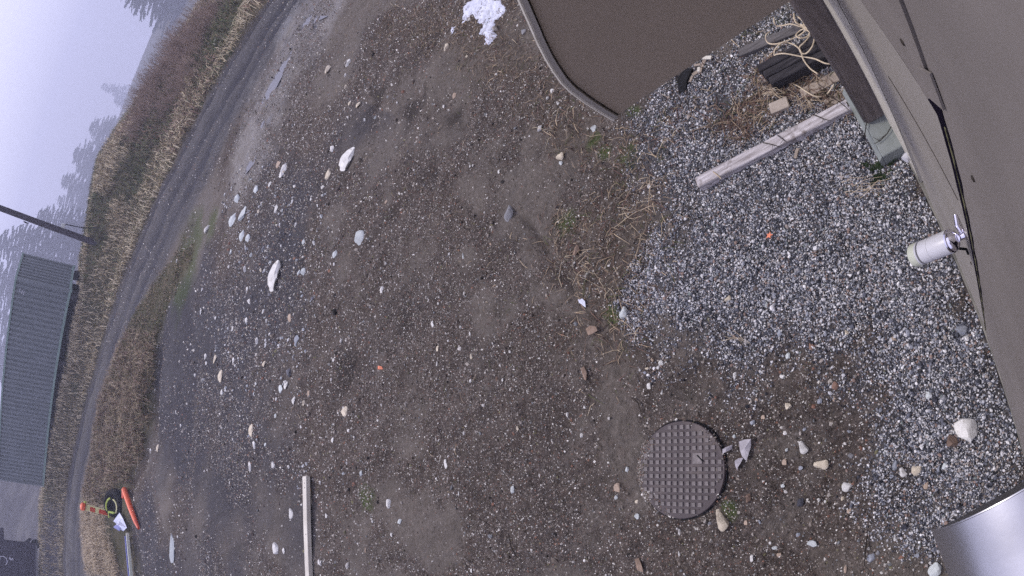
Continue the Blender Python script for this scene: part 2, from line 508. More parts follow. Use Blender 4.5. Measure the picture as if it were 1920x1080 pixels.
    trc = mix(nt, attr(nt, 'rut').outputs['Fac'], trc, (0.045, 0.044, 0.052))
    col = mix(nt, tra, col, trc)
    ban = attr(nt, 'bank').outputs['Fac']
    bn = noise(nt, v, 0.9, 6, 0.7)
    bac = ramp(nt, bn.outputs[0], [(0.34, (0.036, 0.046, 0.020)), (0.48, (0.075, 0.068, 0.038)), (0.62, (0.15, 0.125, 0.075)), (0.75, (0.06, 0.045, 0.036))])
    col = mix(nt, ban, col, mix(nt, fine.outputs[0], bac, (0.05, 0.045, 0.03)))
    far = attr(nt, 'stockpile').outputs['Fac']
    col = mix(nt, far, col, mix(nt, mid.outputs[0], (0.070, 0.068, 0.078), (0.098, 0.095, 0.105)))
    pud = attr(nt, 'puddle').outputs['Fac']
    col = mix(nt, pud, col, (0.10, 0.095, 0.105))
    nt.links.new(col, b.inputs['Base Color'])
    rr = ramp(nt, big.outputs[0], [(0.35, (0.60, 0.60, 0.60)), (0.6, (0.9, 0.9, 0.9))])
    nt.links.new(mix(nt, attr(nt, 'wet').outputs['Fac'], rr, (0.33, 0.33, 0.33)), b.inputs['Roughness'])
    sp = math_n(nt, 'MULTIPLY_ADD', attr(nt, 'wet').outputs['Fac'], 0.45); sp.node.inputs[2].default_value = 0.07
    nt.links.new(sp, b.inputs['Specular IOR Level'])
    h = math_n(nt, 'ADD', math_n(nt, 'MULTIPLY', fine.outputs[0], 1.6), math_n(nt, 'MULTIPLY', grit.outputs[0], 0.8))
    h = math_n(nt, 'SUBTRACT', h, math_n(nt, 'MULTIPLY', vo.outputs['Distance'], 0.5))
    bump(nt, b, h, 0.9, 0.012)
    return m

def point_mat(name, rough=0.75, spec=0.35, typ='INSTANCER', scale=90, lo=0.65, hi=1.25, trans=0.0):
    m, nt, b = new_mat(name, rough, spec)
    a = attr(nt, 'col', typ)
    tc = N(nt, 'ShaderNodeTexCoord')
    n = noise(nt, tc.outputs['Object'], scale, 3, 0.6)
    k = ramp(nt, n.outputs[0], [(0.3, (lo, lo, lo)), (0.7, (hi, hi, hi))])
    nt.links.new(mix(nt, 1.0, a.outputs['Vector'], k, 'MULTIPLY'), b.inputs['Base Color'])
    return m

M_GROUND = ground_material()
M_PEB = point_mat('pebbles', 0.7, 0.35, scale=2.0)
M_CHIP = point_mat('stone_chips', 0.8, 0.3, typ='GEOMETRY', scale=120, lo=0.8, hi=1.15)
M_BLADE = point_mat('grass_blades', 0.8, 0.2, typ='GEOMETRY', scale=4, lo=0.8, hi=1.15)
M_TAN = mottled('tan_painted_metal', (0.200, 0.180, 0.164), (0.228, 0.205, 0.187), 2.2, 0.55, 0.35, 0.08, 0.002, dirt=((0.168, 0.150, 0.136), 1.6, 0.46, 0.74))
M_TAN3 = mottled('pale_tan_sheet', (0.275, 0.255, 0.228), (0.315, 0.292, 0.262), 2.2, 0.55, 0.35, 0.08, 0.002, dirt=((0.23, 0.208, 0.185), 1.3, 0.5, 0.78))
M_TAN2 = mottled('tan_hood_metal', (0.272, 0.224, 0.172), (0.302, 0.250, 0.194), 2.0, 0.5, 0.35, 0.06, 0.002, dirt=((0.20, 0.17, 0.15), 0.9, 0.5, 0.8))
M_TRIM = mottled('tan_trim', (0.52, 0.49, 0.42), (0.60, 0.57, 0.50), 5, 0.5, 0.4, 0.1, 0.002, dirt=((0.2, 0.18, 0.15), 5, 0.55, 0.75))
M_GAP_SHADE = mottled('black_gap_shade', (0.006, 0.005, 0.010), (0.014, 0.011, 0.020), 20, 1.0, 0.0)
M_SEAM = mottled('seam_dirt', (0.03, 0.026, 0.024), (0.07, 0.06, 0.05), 30, 1.0, 0.0)
M_SILL = mottled('weathered_sill', (0.10, 0.10, 0.085), (0.26, 0.245, 0.21), 9, 0.8, 0.2, 0.3, 0.004)
M_POST = mottled('weathered_post', (0.105, 0.088, 0.083), (0.195, 0.168, 0.158), 7, 0.85, 0.2, 0.4, 0.004, stretch=((6, 6, 0.5), (0, 0, 0)))
M_CONC = mottled('pale_concrete', (0.19, 0.21, 0.20), (0.245, 0.265, 0.255), 7, 0.85, 0.25, 0.35, 0.004, dirt=((0.13, 0.14, 0.11), 4, 0.55, 0.8))
wood_rot = math.atan2(WN[1], WN[0])
M_WOOD = mottled('weathered_timber', (0.20, 0.175, 0.17), (0.66, 0.63, 0.64), 3.2, 0.8, 0.2, 0.6, 0.006, stretch=((1.1, 16, 16), (0, 0, wood_rot)), dirt=((0.11, 0.085, 0.07), 9, 0.55, 0.7))
M_WOOD2 = mottled('tan_timber', (0.24, 0.195, 0.155), (0.40, 0.345, 0.29), 4, 0.8, 0.2, 0.5, 0.005, stretch=((1.2, 14, 14), (0, 0, wood_rot)))
M_DARKW = mottled('dark_timber', (0.018, 0.017, 0.020), (0.060, 0.056, 0.060), 4, 0.8, 0.25, 0.6, 0.006, stretch=((1.2, 14, 14), (0, 0, wood_rot)))
M_ENDW = mottled('timber_end', (0.22, 0.18, 0.14), (0.34, 0.29, 0.24), 20, 0.85, 0.2)
M_WPLANK = mottled('white_plank', (0.46, 0.43, 0.37), (0.68, 0.65, 0.57), 3, 0.65, 0.3, 0.3, 0.004, dirt=((0.33, 0.29, 0.22), 6, 0.58, 0.75))
M_ROPE = mottled('cream_rope', (0.44, 0.36, 0.25), (0.66, 0.57, 0.43), 60, 0.8, 0.2, 0.6, 0.002)
M_IRON = mottled('cast_iron', (0.041, 0.030, 0.034), (0.062, 0.046, 0.051), 9, 0.62, 0.4, 0.4, 0.002, dirt=((0.13, 0.105, 0.095), 5, 0.55, 0.8))
M_LUG = mottled('worn_lug', (0.075, 0.064, 0.064), (0.205, 0.180, 0.176), 40, 0.6, 0.4, 0.3, 0.001, rnd=0.35)
M_WHITE = mottled('white_plastic', (0.50, 0.50, 0.53), (0.58, 0.58, 0.61), 5, 0.35, 0.5, 0.03, 0.001)
M_CREAM = mottled('yellowed_plastic', (0.46, 0.48, 0.39), (0.55, 0.57, 0.48), 5, 0.4, 0.5, 0.03, 0.001)
M_CHROME = mottled('chrome', (0.72, 0.70, 0.78), (0.80, 0.78, 0.86), 3, 0.10, 0.5, 0.02, 0.0005, metal=1.0)
M_SILVER = mottled('silver_sheet', (0.42, 0.42, 0.45), (0.53, 0.53, 0.56), 14, 0.33, 0.5, 0.12, 0.0008, metal=0.9, dirt=((0.35, 0.35, 0.37), 5, 0.5, 0.8))
M_DKGREY = mottled('dark_grey_face', (0.062, 0.060, 0.062), (0.078, 0.076, 0.076), 20, 0.6, 0.35)
M_RED = mottled('red_mark', (0.38, 0.03, 0.03), (0.50, 0.06, 0.05), 10, 0.5, 0.4)
M_CONT = mottled('grey_green_container', (0.150, 0.170, 0.178), (0.190, 0.210, 0.218), 1.2, 0.6, 0.35, 0.1, 0.003, dirt=((0.12, 0.14, 0.14), 2.2, 0.6, 0.85))
M_CONTR = mottled('container_rail', (0.17, 0.25, 0.22), (0.23, 0.31, 0.27), 3, 0.6, 0.35)
M_POLE = mottled('pole_wood', (0.045, 0.040, 0.050), (0.075, 0.066, 0.075), 3, 0.85, 0.2, 0.4, 0.006, stretch=((8, 8, 0.4), (0, 0, 0)))
M_PALE = mottled('pale_fitting', (0.5, 0.52, 0.48), (0.6, 0.62, 0.58), 5, 0.6)
M_BARK = mottled('bark', (0.028, 0.022, 0.018), (0.06, 0.05, 0.042), 8, 0.9, 0.2)
M_NEEDLE = mottled('needles', (0.022, 0.036, 0.026), (0.05, 0.066, 0.045), 1.2, 0.85, 0.2, 0.1)
M_TWIG = mottled('red_brown_twigs', (0.17, 0.125, 0.10), (0.38, 0.285, 0.22), 1.5, 0.85, 0.2)
M_BTWIG = mottled('black_twig', (0.02, 0.016, 0.014), (0.045, 0.036, 0.03), 8, 0.85, 0.2)
M_STRAW = mottled('straw', (0.34, 0.27, 0.18), (0.66, 0.55, 0.40), 9, 0.75, 0.25, rnd=0.3)
M_SNOW = mottled('old_snow', (0.50, 0.52, 0.61), (0.68, 0.70, 0.79), 10, 0.7, 0.3, 0.2, 0.004, dirt=((0.35, 0.34, 0.36), 14, 0.60, 0.75))
M_ORANGE = mottled('orange_plastic', (0.62, 0.085, 0.028), (0.74, 0.13, 0.045), 3, 0.5, 0.4)
M_DORANGE = mottled('deep_orange_panel', (0.46, 0.05, 0.02), (0.56, 0.075, 0.03), 4, 0.5, 0.4)
M_YELLOW = mottled('pale_yellow', (0.58, 0.55, 0.25), (0.70, 0.68, 0.36), 6, 0.5, 0.4)
M_LIME = mottled('lime_strap', (0.33, 0.42, 0.06), (0.45, 0.54, 0.12), 6, 0.6, 0.3)
M_BLACK = mottled('black_rubber', (0.008, 0.008, 0.009), (0.02, 0.02, 0.022), 12, 0.8, 0.3)
M_BLUE = mottled('blue_plastic', (0.06, 0.07, 0.26), (0.10, 0.12, 0.36), 6, 0.5, 0.4)
M_PBLUE = mottled('pale_blue_sheet', (0.50, 0.54, 0.72), (0.72, 0.74, 0.84), 14, 0.5, 0.4)
M_PAPER = mottled('white_plastic_scrap', (0.22, 0.205, 0.22), (0.44, 0.42, 0.45), 14, 0.5, 0.35, 0.5, 0.005)
M_LEAF = mottled('dry_leaf', (0.17, 0.12, 0.09), (0.32, 0.24, 0.185), 20, 0.8, 0.2)
M_OLEAF = mottled('orange_leaf', (0.72, 0.22, 0.13), (0.85, 0.34, 0.2), 20, 0.7, 0.2)
M_BIN = mottled('dark_bin', (0.020, 0.015, 0.026), (0.036, 0.029, 0.042), 2, 0.6, 0.3)
M_WPAINT = mottled('white_paint', (0.55, 0.55, 0.62), (0.75, 0.75, 0.8), 8, 0.6)
M_GREEN = mottled('green_weed', (0.018, 0.032, 0.014), (0.042, 0.062, 0.028), 12, 0.7, 0.3)
m_, nt_, b_ = new_mat('puddle_water', 0.06, 0.5)
b_.inputs['Base Color'].default_value = (0.09, 0.085, 0.09, 1)
_tc = N(nt_, 'ShaderNodeTexCoord'); _nn = noise(nt_, _tc.outputs['Object'], 5, 3); bump(nt_, b_, _nn.outputs[0], 0.04, 0.004)
M_WATER = m_

# ------------------------------------------------------------------ ground sheet
def gritty(x, y):
    """1 where loose grit lies, 0 on smooth trodden mud"""
    D = np.hypot(x, y)
    c = fbm(x * 1.25, y * 1.25, 4, 101) * (1 - sstep(5, 8, D)) + fbm(x * 0.75, y * 0.75, 4, 101) * sstep(5, 8, D)
    return sstep(0.35, 0.56, c + 0.22 * (fbm(x * 5, y * 5, 4, 103) - 0.5))
def build_ground():
    az = np.radians(np.concatenate([np.arange(-180, -60, 2.0), np.arange(-60, -45, 0.6), np.arange(-45, 32, 0.2), np.arange(32, 75, 0.4), np.arange(75, 180, 2.0)]))
    r = [0.06]
    while r[-1] < 62: r.append(r[-1] * (1.0085 if r[-1] > 1.0 else 1.03))
    while r[-1] < 340: r.append(r[-1] * 1.03)
    r = np.array(r)
    A, R = np.meshgrid(az, r)
    X, Y = (R * np.sin(A)).ravel(), (R * np.cos(A)).ravel()
    g = masks(X, Y)
    Z = height(X, Y, g)
    D = np.hypot(X, Y); azd = np.degrees(np.arctan2(X, Y))
    na, nr = len(az), len(r)
    i = np.arange(nr - 1)[:, None] * na + np.arange(na)[None, :]
    j = np.arange(nr - 1)[:, None] * na + (np.arange(na)[None, :] + 1) % na
    F = np.stack([i, j, j + na, i + na], -1).reshape(-1, 4)
    c = len(X)
    V = np.vstack([np.stack([X, Y, Z], 1), [[0, 0, 0]]])
    # little fan in the middle, as degenerate-free quads pairs
    k = np.arange(0, na - 1, 2)
    Fc = np.stack([np.full(len(k), c), (k + 2) % na, k + 1, k], 1)
    F = np.vstack([F, Fc])
    def ext(a): return np.append(a, 0)
    n1 = fbm(X * 0.22, Y * 0.22, 4, 61)
    cool = sstep(0.46, 0.62, n1) * sstep(3.5, 8, D) * (1 - g['litter']) * (azd < 14) * 0.85 * (1 - sstep(0.2, 0.9, g['track']))
    moss = np.zeros_like(X)
    for (px, py, rr) in ((1108, 262, .10), (1185, 292, .16), (1128, 285, .1), (1455, 62, .2), (1545, 250, .1), (1190, 210, .1), (1300, 190, .08), (1290, 205, .07), (1400, 210, .09),
                         (1150, 590, .12), (1370, 955, .09), (690, 935, .2), (1060, 420, .15), (1640, 345, .12)):
        q = at(px, py)
        moss = np.maximum(moss, sstep(1.0, 0.3, np.hypot(X - q[0], Y - q[1]) / rr - 0.9 * (fbm(X * 14, Y * 14, 3, 71) - 0.5)))
    for (px, py, rr) in ((345, 495, 1.6), (368, 450, 0.9), (395, 420, .6)):
        q = march(px, py)
        moss = np.maximum(moss, 0.8 * sstep(1.0, 0.2, np.hypot(X - q[0], Y - q[1]) / rr - 0.9 * (fbm(X * 2, Y * 2, 3, 71) - 0.5)))
    Pc = poly_world([(292, 560), (345, 520), (420, 500), (520, 460), (560, 440), (560, 560), (470, 640), (400, 780), (380, 900), (300, 900), (285, 790), (288, 680)], 80)
    cool = np.maximum(cool, 0.9 * sstep(-0.8, 0.6, sdist_near(Pc, X, Y) + 2.2 * (fbm(X * 0.8, Y * 0.8, 4, 62) - 0.5)))
    rut = sum(np.exp(-((g['lane'] - c_) / 0.06) ** 2) for c_ in (0.26, 0.52, 0.90)) * g['track'] * (0.5 + fbm(X * 0.8, Y * 0.8, 3, 48))
    hollow_dark = np.zeros_like(X)  # darker mud in the pits and along the groove
    for (px, py, rr, dz), q in zip(LUMPS, LUMP_W):
        if dz < 0: hollow_dark = np.maximum(hollow_dark, 0.75 * sstep(0.9, 0.2, np.hypot(X - q[0], Y - q[1]) / rr + 1.3 * (fbm(X * 5, Y * 5, 4, 73) - 0.5)))
    a0, a1 = at(966, 398)[:2], at(1066, 545)[:2]; e = a1 - a0
    tt = ((X - a0[0]) * e[0] + (Y - a0[1]) * e[1]) / (e @ e)
    dg = ((X - a0[0]) * -e[1] + (Y - a0[1]) * e[0]) / np.linalg.norm(e) + 0.10 * (fbm(X * 3, Y * 3, 2, 53) - 0.5)
    hollow_dark = np.maximum(hollow_dark, 0.7 * np.exp(-(dg / 0.04) ** 2) * sstep(0.05, 0.35, tt) * sstep(1.15, 0.9, tt) * sstep(0.35, 0.6, fbm(X * 7, Y * 7, 3, 74) + 0.1))
    verge = sstep(-0.2, 0.3, g['verge'])
    stock = np.maximum(sstep(44, 52, D) * (azd > -75) * (azd < -20), sstep(1.02, 1.15, g['lane']) * sstep(-28.8, -30.2, azd) * (azd > -75))
    o = np_mesh('ground', V, F, M_GROUND, attrs=dict(
        gravel=ext(g['gravel']), litter=ext(g['litter']), track=ext(g['track'] * (1 - verge)), bank=ext(np.maximum(g['bank'], verge)),
        cool=ext(cool), moss=ext(moss * 0.85), rut=ext(rut), puddle=ext(g['puddle']), wet=ext(g['wet']), hollow_dark=ext(hollow_dark), gritty=ext(gritty(X, Y)), stockpile=ext(stock)), smooth=True)
    tag(o, kind='structure')
build_ground()

def gz(x, y):
    return float(height(np.array([x]), np.array([y]))[0])
def gp(px, py):
    """ground point under a pixel of the photograph (large shape, then fine height)"""
    p = march(px, py)
    p[2] = gz(p[0], p[1])
    return p

for k, p in enumerate(P_PUD):
    zc = PUD_Z[k]
    mb = MB(); c = p.mean(0)
    mb.add([(c[0] + (x - c[0]) * 1.12, c[1] + (y - c[1]) * 1.12, zc) for x, y in p], [tuple(range(len(p)))])
    o = mb.build('puddle', M_WATER, origin=(c[0], c[1], zc))
    tag(o, kind='structure')

# ------------------------------------------------------------------ haze
mb = MB()
mb.box((0, 120, 8), (372, 0, 0), (0, 492, 0), (0, 0, 40))
hm = bpy.data.materials.new('haze_air'); hm.use_nodes = True
for n_ in list(hm.node_tree.nodes):
    if n_.type == 'BSDF_PRINCIPLED': hm.node_tree.nodes.remove(n_)
pv = hm.node_tree.nodes.new('ShaderNodeVolumePrincipled')
pv.inputs['Color'].default_value = (0.77, 0.81, 1.0, 1)
pv.inputs['Density'].default_value = 0.0036
hm.node_tree.links.new(pv.outputs[0], hm.node_tree.nodes['Material Output'].inputs['Volume'])
tag(mb.build('haze', hm, origin=(0, 120, -32)), kind='stuff')

# ------------------------------------------------------------------ the tan building (wall on the right)
def WP(s, n, z):
    q = WS * s + WN * (n + WD)
    return np.array([q[0], q[1], z])
S3 = np.array([WS[0], WS[1], 0]); N3 = np.array([WN[0], WN[1], 0]); Z3 = np.array([0, 0, 1.0])
def wbox(mb, s0, s1, n0, n1, z0, z1, bev=0.0):
    mb.box((WP(s0, n0, z0) + WP(s1, n1, z1)) / 2, S3 * (s1 - s0) / 2, N3 * (n1 - n0) / 2, Z3 * (z1 - z0) / 2, bev)

def part(name, mat, parent, fn, smooth=False, label=None):
    mb = MB(); fn(mb)
    o = mb.build(name, mat, parent, smooth)
    if label: o['label'] = label
    return o

bld = empty('equipment_building', tuple(WP(0.5, -1.5, 0)), 'tan metal clad building whose wall fills the right edge of the picture', 'building')
part('wall_core', M_TAN, bld, lambda mb: wbox(mb, -6, 8, -3.4, -0.03, -0.2, 5.6))
part('roof', M_SILL, bld, lambda mb: wbox(mb, -6.3, 8.3, -3.7, -0.032, 5.602, 5.75, 0.02))
def left_sheet(mb):
    wbox(mb, -5.98, 0.465, -0.028, 0.006, 0.06, 5.55, 0.002)
part('wall_sheet', M_TAN, bld, left_sheet)
part('wall_sheet', M_TAN3, bld, lambda mb: wbox(mb, 0.488, 1.30, -0.028, -0.002, 0.06, 2.005, 0.002))
part('wall_sheet', M_TAN3, bld, lambda mb: wbox(mb, 0.488, 1.30, -0.028, -0.002, 2.011, 2.622, 0.002))
def tilt_sheet(mb):
    mb.prism([WP(1.445, -0.026, 0.06), WP(1.215, -0.026, 2.622), WP(7.98, -0.026, 2.622), WP(7.98, -0.026, 0.06)], N3 * 0.027)
part('wall_sheet', M_TRIM, bld, tilt_sheet, label='paler wall sheet behind the wooden post')
def upper_sheet(mb):
    pts = [WP(0.482, 0.0, 5.55), WP(7.98, 0.0, 5.55), WP(7.98, 0.0, 2.636)]
    pts += [WP(s, 0.0, 2.634 + 0.006 * math.sin(s * 3)) for s in np.linspace(7, 0.56, 12)]
    pts += [WP(0.535, 0.0, 2.628), WP(0.515, 0.0, 2.640), WP(0.488, 0.0, 2.69), WP(0.470, 0.0, 2.735)]
    mb.prism(pts, N3 * 0.010)
part('wall_sheet', M_TAN, bld, upper_sheet, label='upper wall sheet lapped over the lower ones with a bent corner')
part('bent_flap', M_TAN, bld, lambda mb: mb.prism([WP(0.445, 0.0075, 2.83), WP(0.487, 0.012, 2.79), WP(0.487, 0.012, 2.70), WP(0.43, 0.0075, 2.745)], N3 * 0.004))
def gap_shade(mb):  # wavy near-black strip painted in place of the shade in the sheet gap
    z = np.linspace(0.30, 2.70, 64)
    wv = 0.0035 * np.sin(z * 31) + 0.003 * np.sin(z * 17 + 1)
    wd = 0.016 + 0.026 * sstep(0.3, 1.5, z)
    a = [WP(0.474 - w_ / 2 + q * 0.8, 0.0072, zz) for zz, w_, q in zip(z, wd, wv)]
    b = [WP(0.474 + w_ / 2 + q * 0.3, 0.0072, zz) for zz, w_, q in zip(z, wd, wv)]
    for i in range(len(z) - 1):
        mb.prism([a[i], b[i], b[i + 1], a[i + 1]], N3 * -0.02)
part('gap_shade', M_GAP_SHADE, bld, gap_shade)
part('gap_shade', M_GAP_SHADE, bld, lambda mb: wbox(mb, 0.49, 7.9, -0.004, 0.003, 2.578, 2.634))  # same black strip, standing in for the shade under the upper sheet's lap
def caulk(mb):
    z = np.linspace(0.4, 2.62, 70)
    w_ = 0.004 + 0.003 * np.sin(z * 23) + 0.0025 * np.sin(z * 51)
    for i in range(len(z) - 1):
        mb.prism([WP(0.466, 0.0064, z[i]), WP(0.466 - w_[i], 0.0064, z[i]), WP(0.466 - w_[i + 1], 0.0064, z[i + 1]), WP(0.466, 0.0064, z[i + 1])], N3 * 0.0025)
part('caulk_bead', mottled('old_caulk', (0.10, 0.10, 0.05), (0.22, 0.21, 0.12), 30, 0.8), bld, caulk)
part('seam', M_SEAM, bld, lambda mb: wbox(mb, 0.56, 0.98, -0.006, -0.0005, 2.0045, 2.0115))
part('seam', M_SEAM, bld, lambda mb: mb.prism([WP(1.450, -0.01, 0.06), WP(1.4455, -0.01, 0.06), WP(1.2155, -0.01, 2.62), WP(1.220, -0.01, 2.62)], N3 * 0.0125))
for (s_, z_) in ((0.545, 2.778), (0.366, 2.613), (0.57, 1.30)):
    part('nail_head', M_SEAM, bld, lambda mb: mb.lathe(WP(s_, 0.006 if s_ < .47 else (0.0095 if z_ > 2.65 else -0.002), z_), N3, [(0, 0.0065), (0.003, 0.006), (0.004, 0.001)], 10))
part('sill_flashing', M_SILL, bld, lambda mb: wbox(mb, -5.9, 7.9, -0.03, 0.010, -0.10, 0.055, 0.003))
# ------------------------------------------------------------------ rounded hood on the wall
HZ = 2.15
c0 = float(at(1155, 218, HZ)[:2] @ WS)
def on_plane(px, py):
    d = RC @ pix_ray(px, py); t = c0 / (d[:2] @ WS)
    q = d * t + np.array([0, 0, CAM_H])
    return float(q[:2] @ WN - WD), float(q[2])
outer = [on_plane(*p) for p in ((1150, 221), (1128, 208), (1100, 190), (1070, 168), (1052, 150), (1036, 127), (1022, 104), (1008, 76), (996, 48), (988, 30))]
n9, z9 = outer[-1]
outer += [(n9 * 0.93, z9 + 0.10), (n9 * 0.80, z9 + 0.19), (n9 * 0.6, z9 + 0.26), (n9 * 0.35, z9 + 0.30), (0.0, z9 + 0.31)]
outer = [(a, max(b, HZ)) for a, b in outer]
hood = empty('wall_hood', tuple(WP(c0, 0.0, HZ)), 'big tan rounded metal hood sticking out of the wall at the top of the picture', 'hood')
HW = 0.42
def inset(pr, d):
    out = []
    for i, (a, b) in enumerate(pr):
        p, q = pr[max(i - 1, 0)], pr[min(i + 1, len(pr) - 1)]
        tx, tz = q[0] - p[0], q[1] - p[1]; L = math.hypot(tx, tz)
        out.append((a - tz / L * d, b + tx / L * d))
    return out
inn = inset(outer, 0.021)
inn[0] = (inn[0][0], HZ)
def side_panel(mb):
    pl = [WP(c0, a, b) for a, b in inn] + [WP(c0, 0.003, inn[-1][1] - 0.002), WP(c0, 0.003, HZ)]
    mb.prism(pl, S3 * 0.004)
part('side_panel', M_TAN2, hood, side_panel)
def far_panel(mb):
    mb.prism([WP(c0 + HW - 0.004, a, b) for a, b in inn] + [WP(c0 + HW - 0.004, 0.003, inn[-1][1] - 0.002), WP(c0 + HW - 0.004, 0.003, HZ)], S3 * 0.004)
part('side_panel', M_TAN2, hood, far_panel)
def rim(mb):
    ins2 = inset(outer, 0.0195)
    for i in range(len(outer) - 1):
        q = [outer[i], outer[i + 1], ins2[i + 1], ins2[i]]
        mb.prism([WP(c0 - 0.012, a, b) for a, b in q], S3 * 0.010)
part('rim_flange', M_TAN3, hood, rim)
part('edge_bead', M_TRIM, hood, lambda mb: mb.tube([WP(c0 - 0.009, a, b) for a, b in outer], 0.006, 6), True)
part('rim_gap', M_SEAM, hood.children[0], lambda mb: mb.tube([WP(c0 - 0.001, a, b) for a, b in inset(outer, 0.0215)], 0.0025, 5))
def top_sheet(mb):
    for i in range(len(outer) - 1):
        (a, b), (c, d) = outer[i], outer[i + 1]
        mb.add([WP(c0 - 0.002, a, b), WP(c0 - 0.002, c, d), WP(c0 + HW, c, d), WP(c0 + HW, a, b)], [(0, 1, 2, 3)])
part('top_sheet', M_TAN, hood, top_sheet, True)

# ------------------------------------------------------------------ post on its footing, lamp, stub pipe, silver cylinder
foot = empty('concrete_footing', tuple(WP(1.85, 0.07, 0)), 'pale grey green concrete block under the wooden post', 'footing')
part('block', M_CONC, foot, lambda mb: wbox(mb, 1.665, 2.22, -0.026, 0.142, -0.10, 0.15, 0.006))
def chamf(mb):
    mb.prism([WP(1.668, 0.144, 0.145), WP(1.668, 0.172, 0.10), WP(1.668, 0.172, -0.1), WP(1.668, 0.144, -0.1)], S3 * 0.55)
part('sloped_edge', M_CONC, foot, chamf)
post = MB()
post.box(WP(1.975, 0.058, 1.79), S3 * 0.083, N3 * 0.082, Z3 * 1.638, 0.022)
tag(post.build('wooden_post', M_POST, origin=tuple(WP(1.975, 0.058, 0.152)), smooth=True), 'thick dark weathered wooden post standing on the pale concrete block beside the wall', 'post')

def lamp_dir():
    a = np.array([0, 0, CAM_H]) + (RC @ pix_ray(1713, 480)) * 2.07
    b = np.array([0, 0, CAM_H]) + (RC @ pix_ray(1783, 452)) * 1.975
    return a, b
la, lb = lamp_dir()
ld = la - lb; lL = np.linalg.norm(ld); ld /= lL
neck = np.array([0, 0, CAM_H]) + (RC @ pix_ray(1806, 441)) * 1.985
lamp = empty('wall_fitting', tuple(neck), 'white ringed cylinder with a chrome dome held out from the wall', 'wall fitting')
R0 = 0.037
part('body', M_WHITE, lamp, lambda mb: mb.lathe(lb, ld, [(0, R0 * 0.97), (0.002, R0), (lL * 0.44, R0), (lL * 0.445, R0 * 0.965), (lL * 0.475, R0 * 0.965), (lL * 0.48, R0), (lL * 0.72, R0), (lL * 0.725, R0 * 0.93), (lL * 0.76, R0 * 0.93), (lL * 0.765, R0 * 1.02), (lL * 0.80, R0 * 1.02)], 40), True)
lbody = lamp.children[0]
part('groove', M_DKGREY, lbody, lambda mb: mb.lathe(lb, ld, [(lL * 0.726, R0 * 0.938), (lL * 0.758, R0 * 0.938)], 40), True)
part('end_cap', M_CREAM, lamp, lambda mb: mb.lathe(lb, ld, [(lL * 0.801, R0 * 1.03), (lL * 0.96, R0 * 1.03), (lL * 0.99, R0 * 0.97), (lL, R0 * 0.5)], 40), True)
part('chrome_dome', M_CHROME, lamp, lambda mb: mb.lathe(lb, -ld, [(-0.002, R0 * 1.0), (0.004, R0 * 1.0), (0.006, R0 * 0.9), (0.016, R0 * 0.80), (0.022, R0 * 0.55), (0.028, R0 * 0.36)], 40), True)
part('neck', M_CHROME, lamp, lambda mb: mb.tube([lb - ld * 0.024, lb * 0.4 + neck * 0.6, neck + ld * 0.006], [0.011, 0.011, 0.013], 16), True)
nb = WP(float(neck[:2] @ WS), -0.004, neck[2])
part('wall_plate', M_CHROME, lamp, lambda mb: (mb.lathe(nb, N3, [(0, 0.020), (0.006, 0.020), (0.009, 0.014), (0.03, 0.009)], 24), mb.tube([neck, nb + N3 * 0.01], 0.009, 10)), True)
part('hinge_arm', M_CHROME, lamp, lambda mb: mb.tube([nb + N3 * 0.012, nb + N3 * 0.016 + S3 * 0.03 + Z3 * 0.02, nb + N3 * 0.008 + S3 * 0.06 + Z3 * 0.03], [0.008, 0.010, 0.007], 10), True)
part('cable', M_BLACK, lamp, lambda mb: mb.tube([lb - ld * 0.008 - Z3 * 0.036, lb - ld * 0.010 - Z3 * 0.09, nb + N3 * 0.012 - Z3 * 0.16, nb + N3 * 0.009 - Z3 * 0.22], 0.0045, 8), True)

pe = at(1700, 289, 0.32)
pb = WP(float(pe[:2] @ WS) - 0.0, -0.02, 0.32)
stub = empty('pipe_stub', tuple(pb), 'small white pipe stub with a red mark at the foot of the wall', 'pipe')
part('pipe', M_WHITE, stub, lambda mb: mb.lathe(pb + N3 * 0.0, N3 * 0.6 - S3 * 0.35 + Z3 * 0.1, [(0, 0.021), (0.03, 0.021), (0.032, 0.025), (0.058, 0.025), (0.06, 0.016)], 24), True)
part('red_tag', M_RED, stub, lambda mb: mb.box(pb + N3 * 0.022 - S3 * 0.022 + Z3 * 0.018, S3 * 0.010, N3 * 0.014, Z3 * 0.006, 0.002))

cyl = empty('silver_hood', tuple(WP(-0.25, 0.1, 2.9)), 'half round silver metal hood with a dark end face, in the lower right corner', 'metal hood')
ax_ = -(S3 * 0.985 + N3 * 0.16); ax_ /= np.linalg.norm(ax_)
ce = WP(-0.062, 0.113, CAM_H - 0.70)
def half(r, t, z=0.0):
    sd_ = np.cross(ax_, Z3); sd_ /= np.linalg.norm(sd_); up_ = np.cross(sd_, ax_)
    return ce + r * (math.cos(t) * sd_ + math.sin(t) * up_) + ax_ * z
HT = np.linspace(-0.12, PI + 0.12, 60)
def shell(mb):
    k = len(HT)
    vs = [half(0.11, t, z) for z in (0, 0.7) for t in HT] + [half(0.108, t, z) for z in (0, 0.7) for t in HT]
    fs = []
    for i in range(k - 1):
        fs += [(i, i + 1, k + i + 1, k + i), (2 * k + i + 1, 2 * k + i, 3 * k + i, 3 * k + i + 1), (i + 1, i, 2 * k + i, 2 * k + i + 1), (k + i, k + i + 1, 3 * k + i + 1, 3 * k + i)]
    mb.add(vs, fs)
part('shell', M_SILVER, cyl, shell, True)
part('end_face', M_DKGREY, cyl, lambda mb: mb.prism([half(0.1075, t, 0.004) for t in HT], ax_ * 0.004))
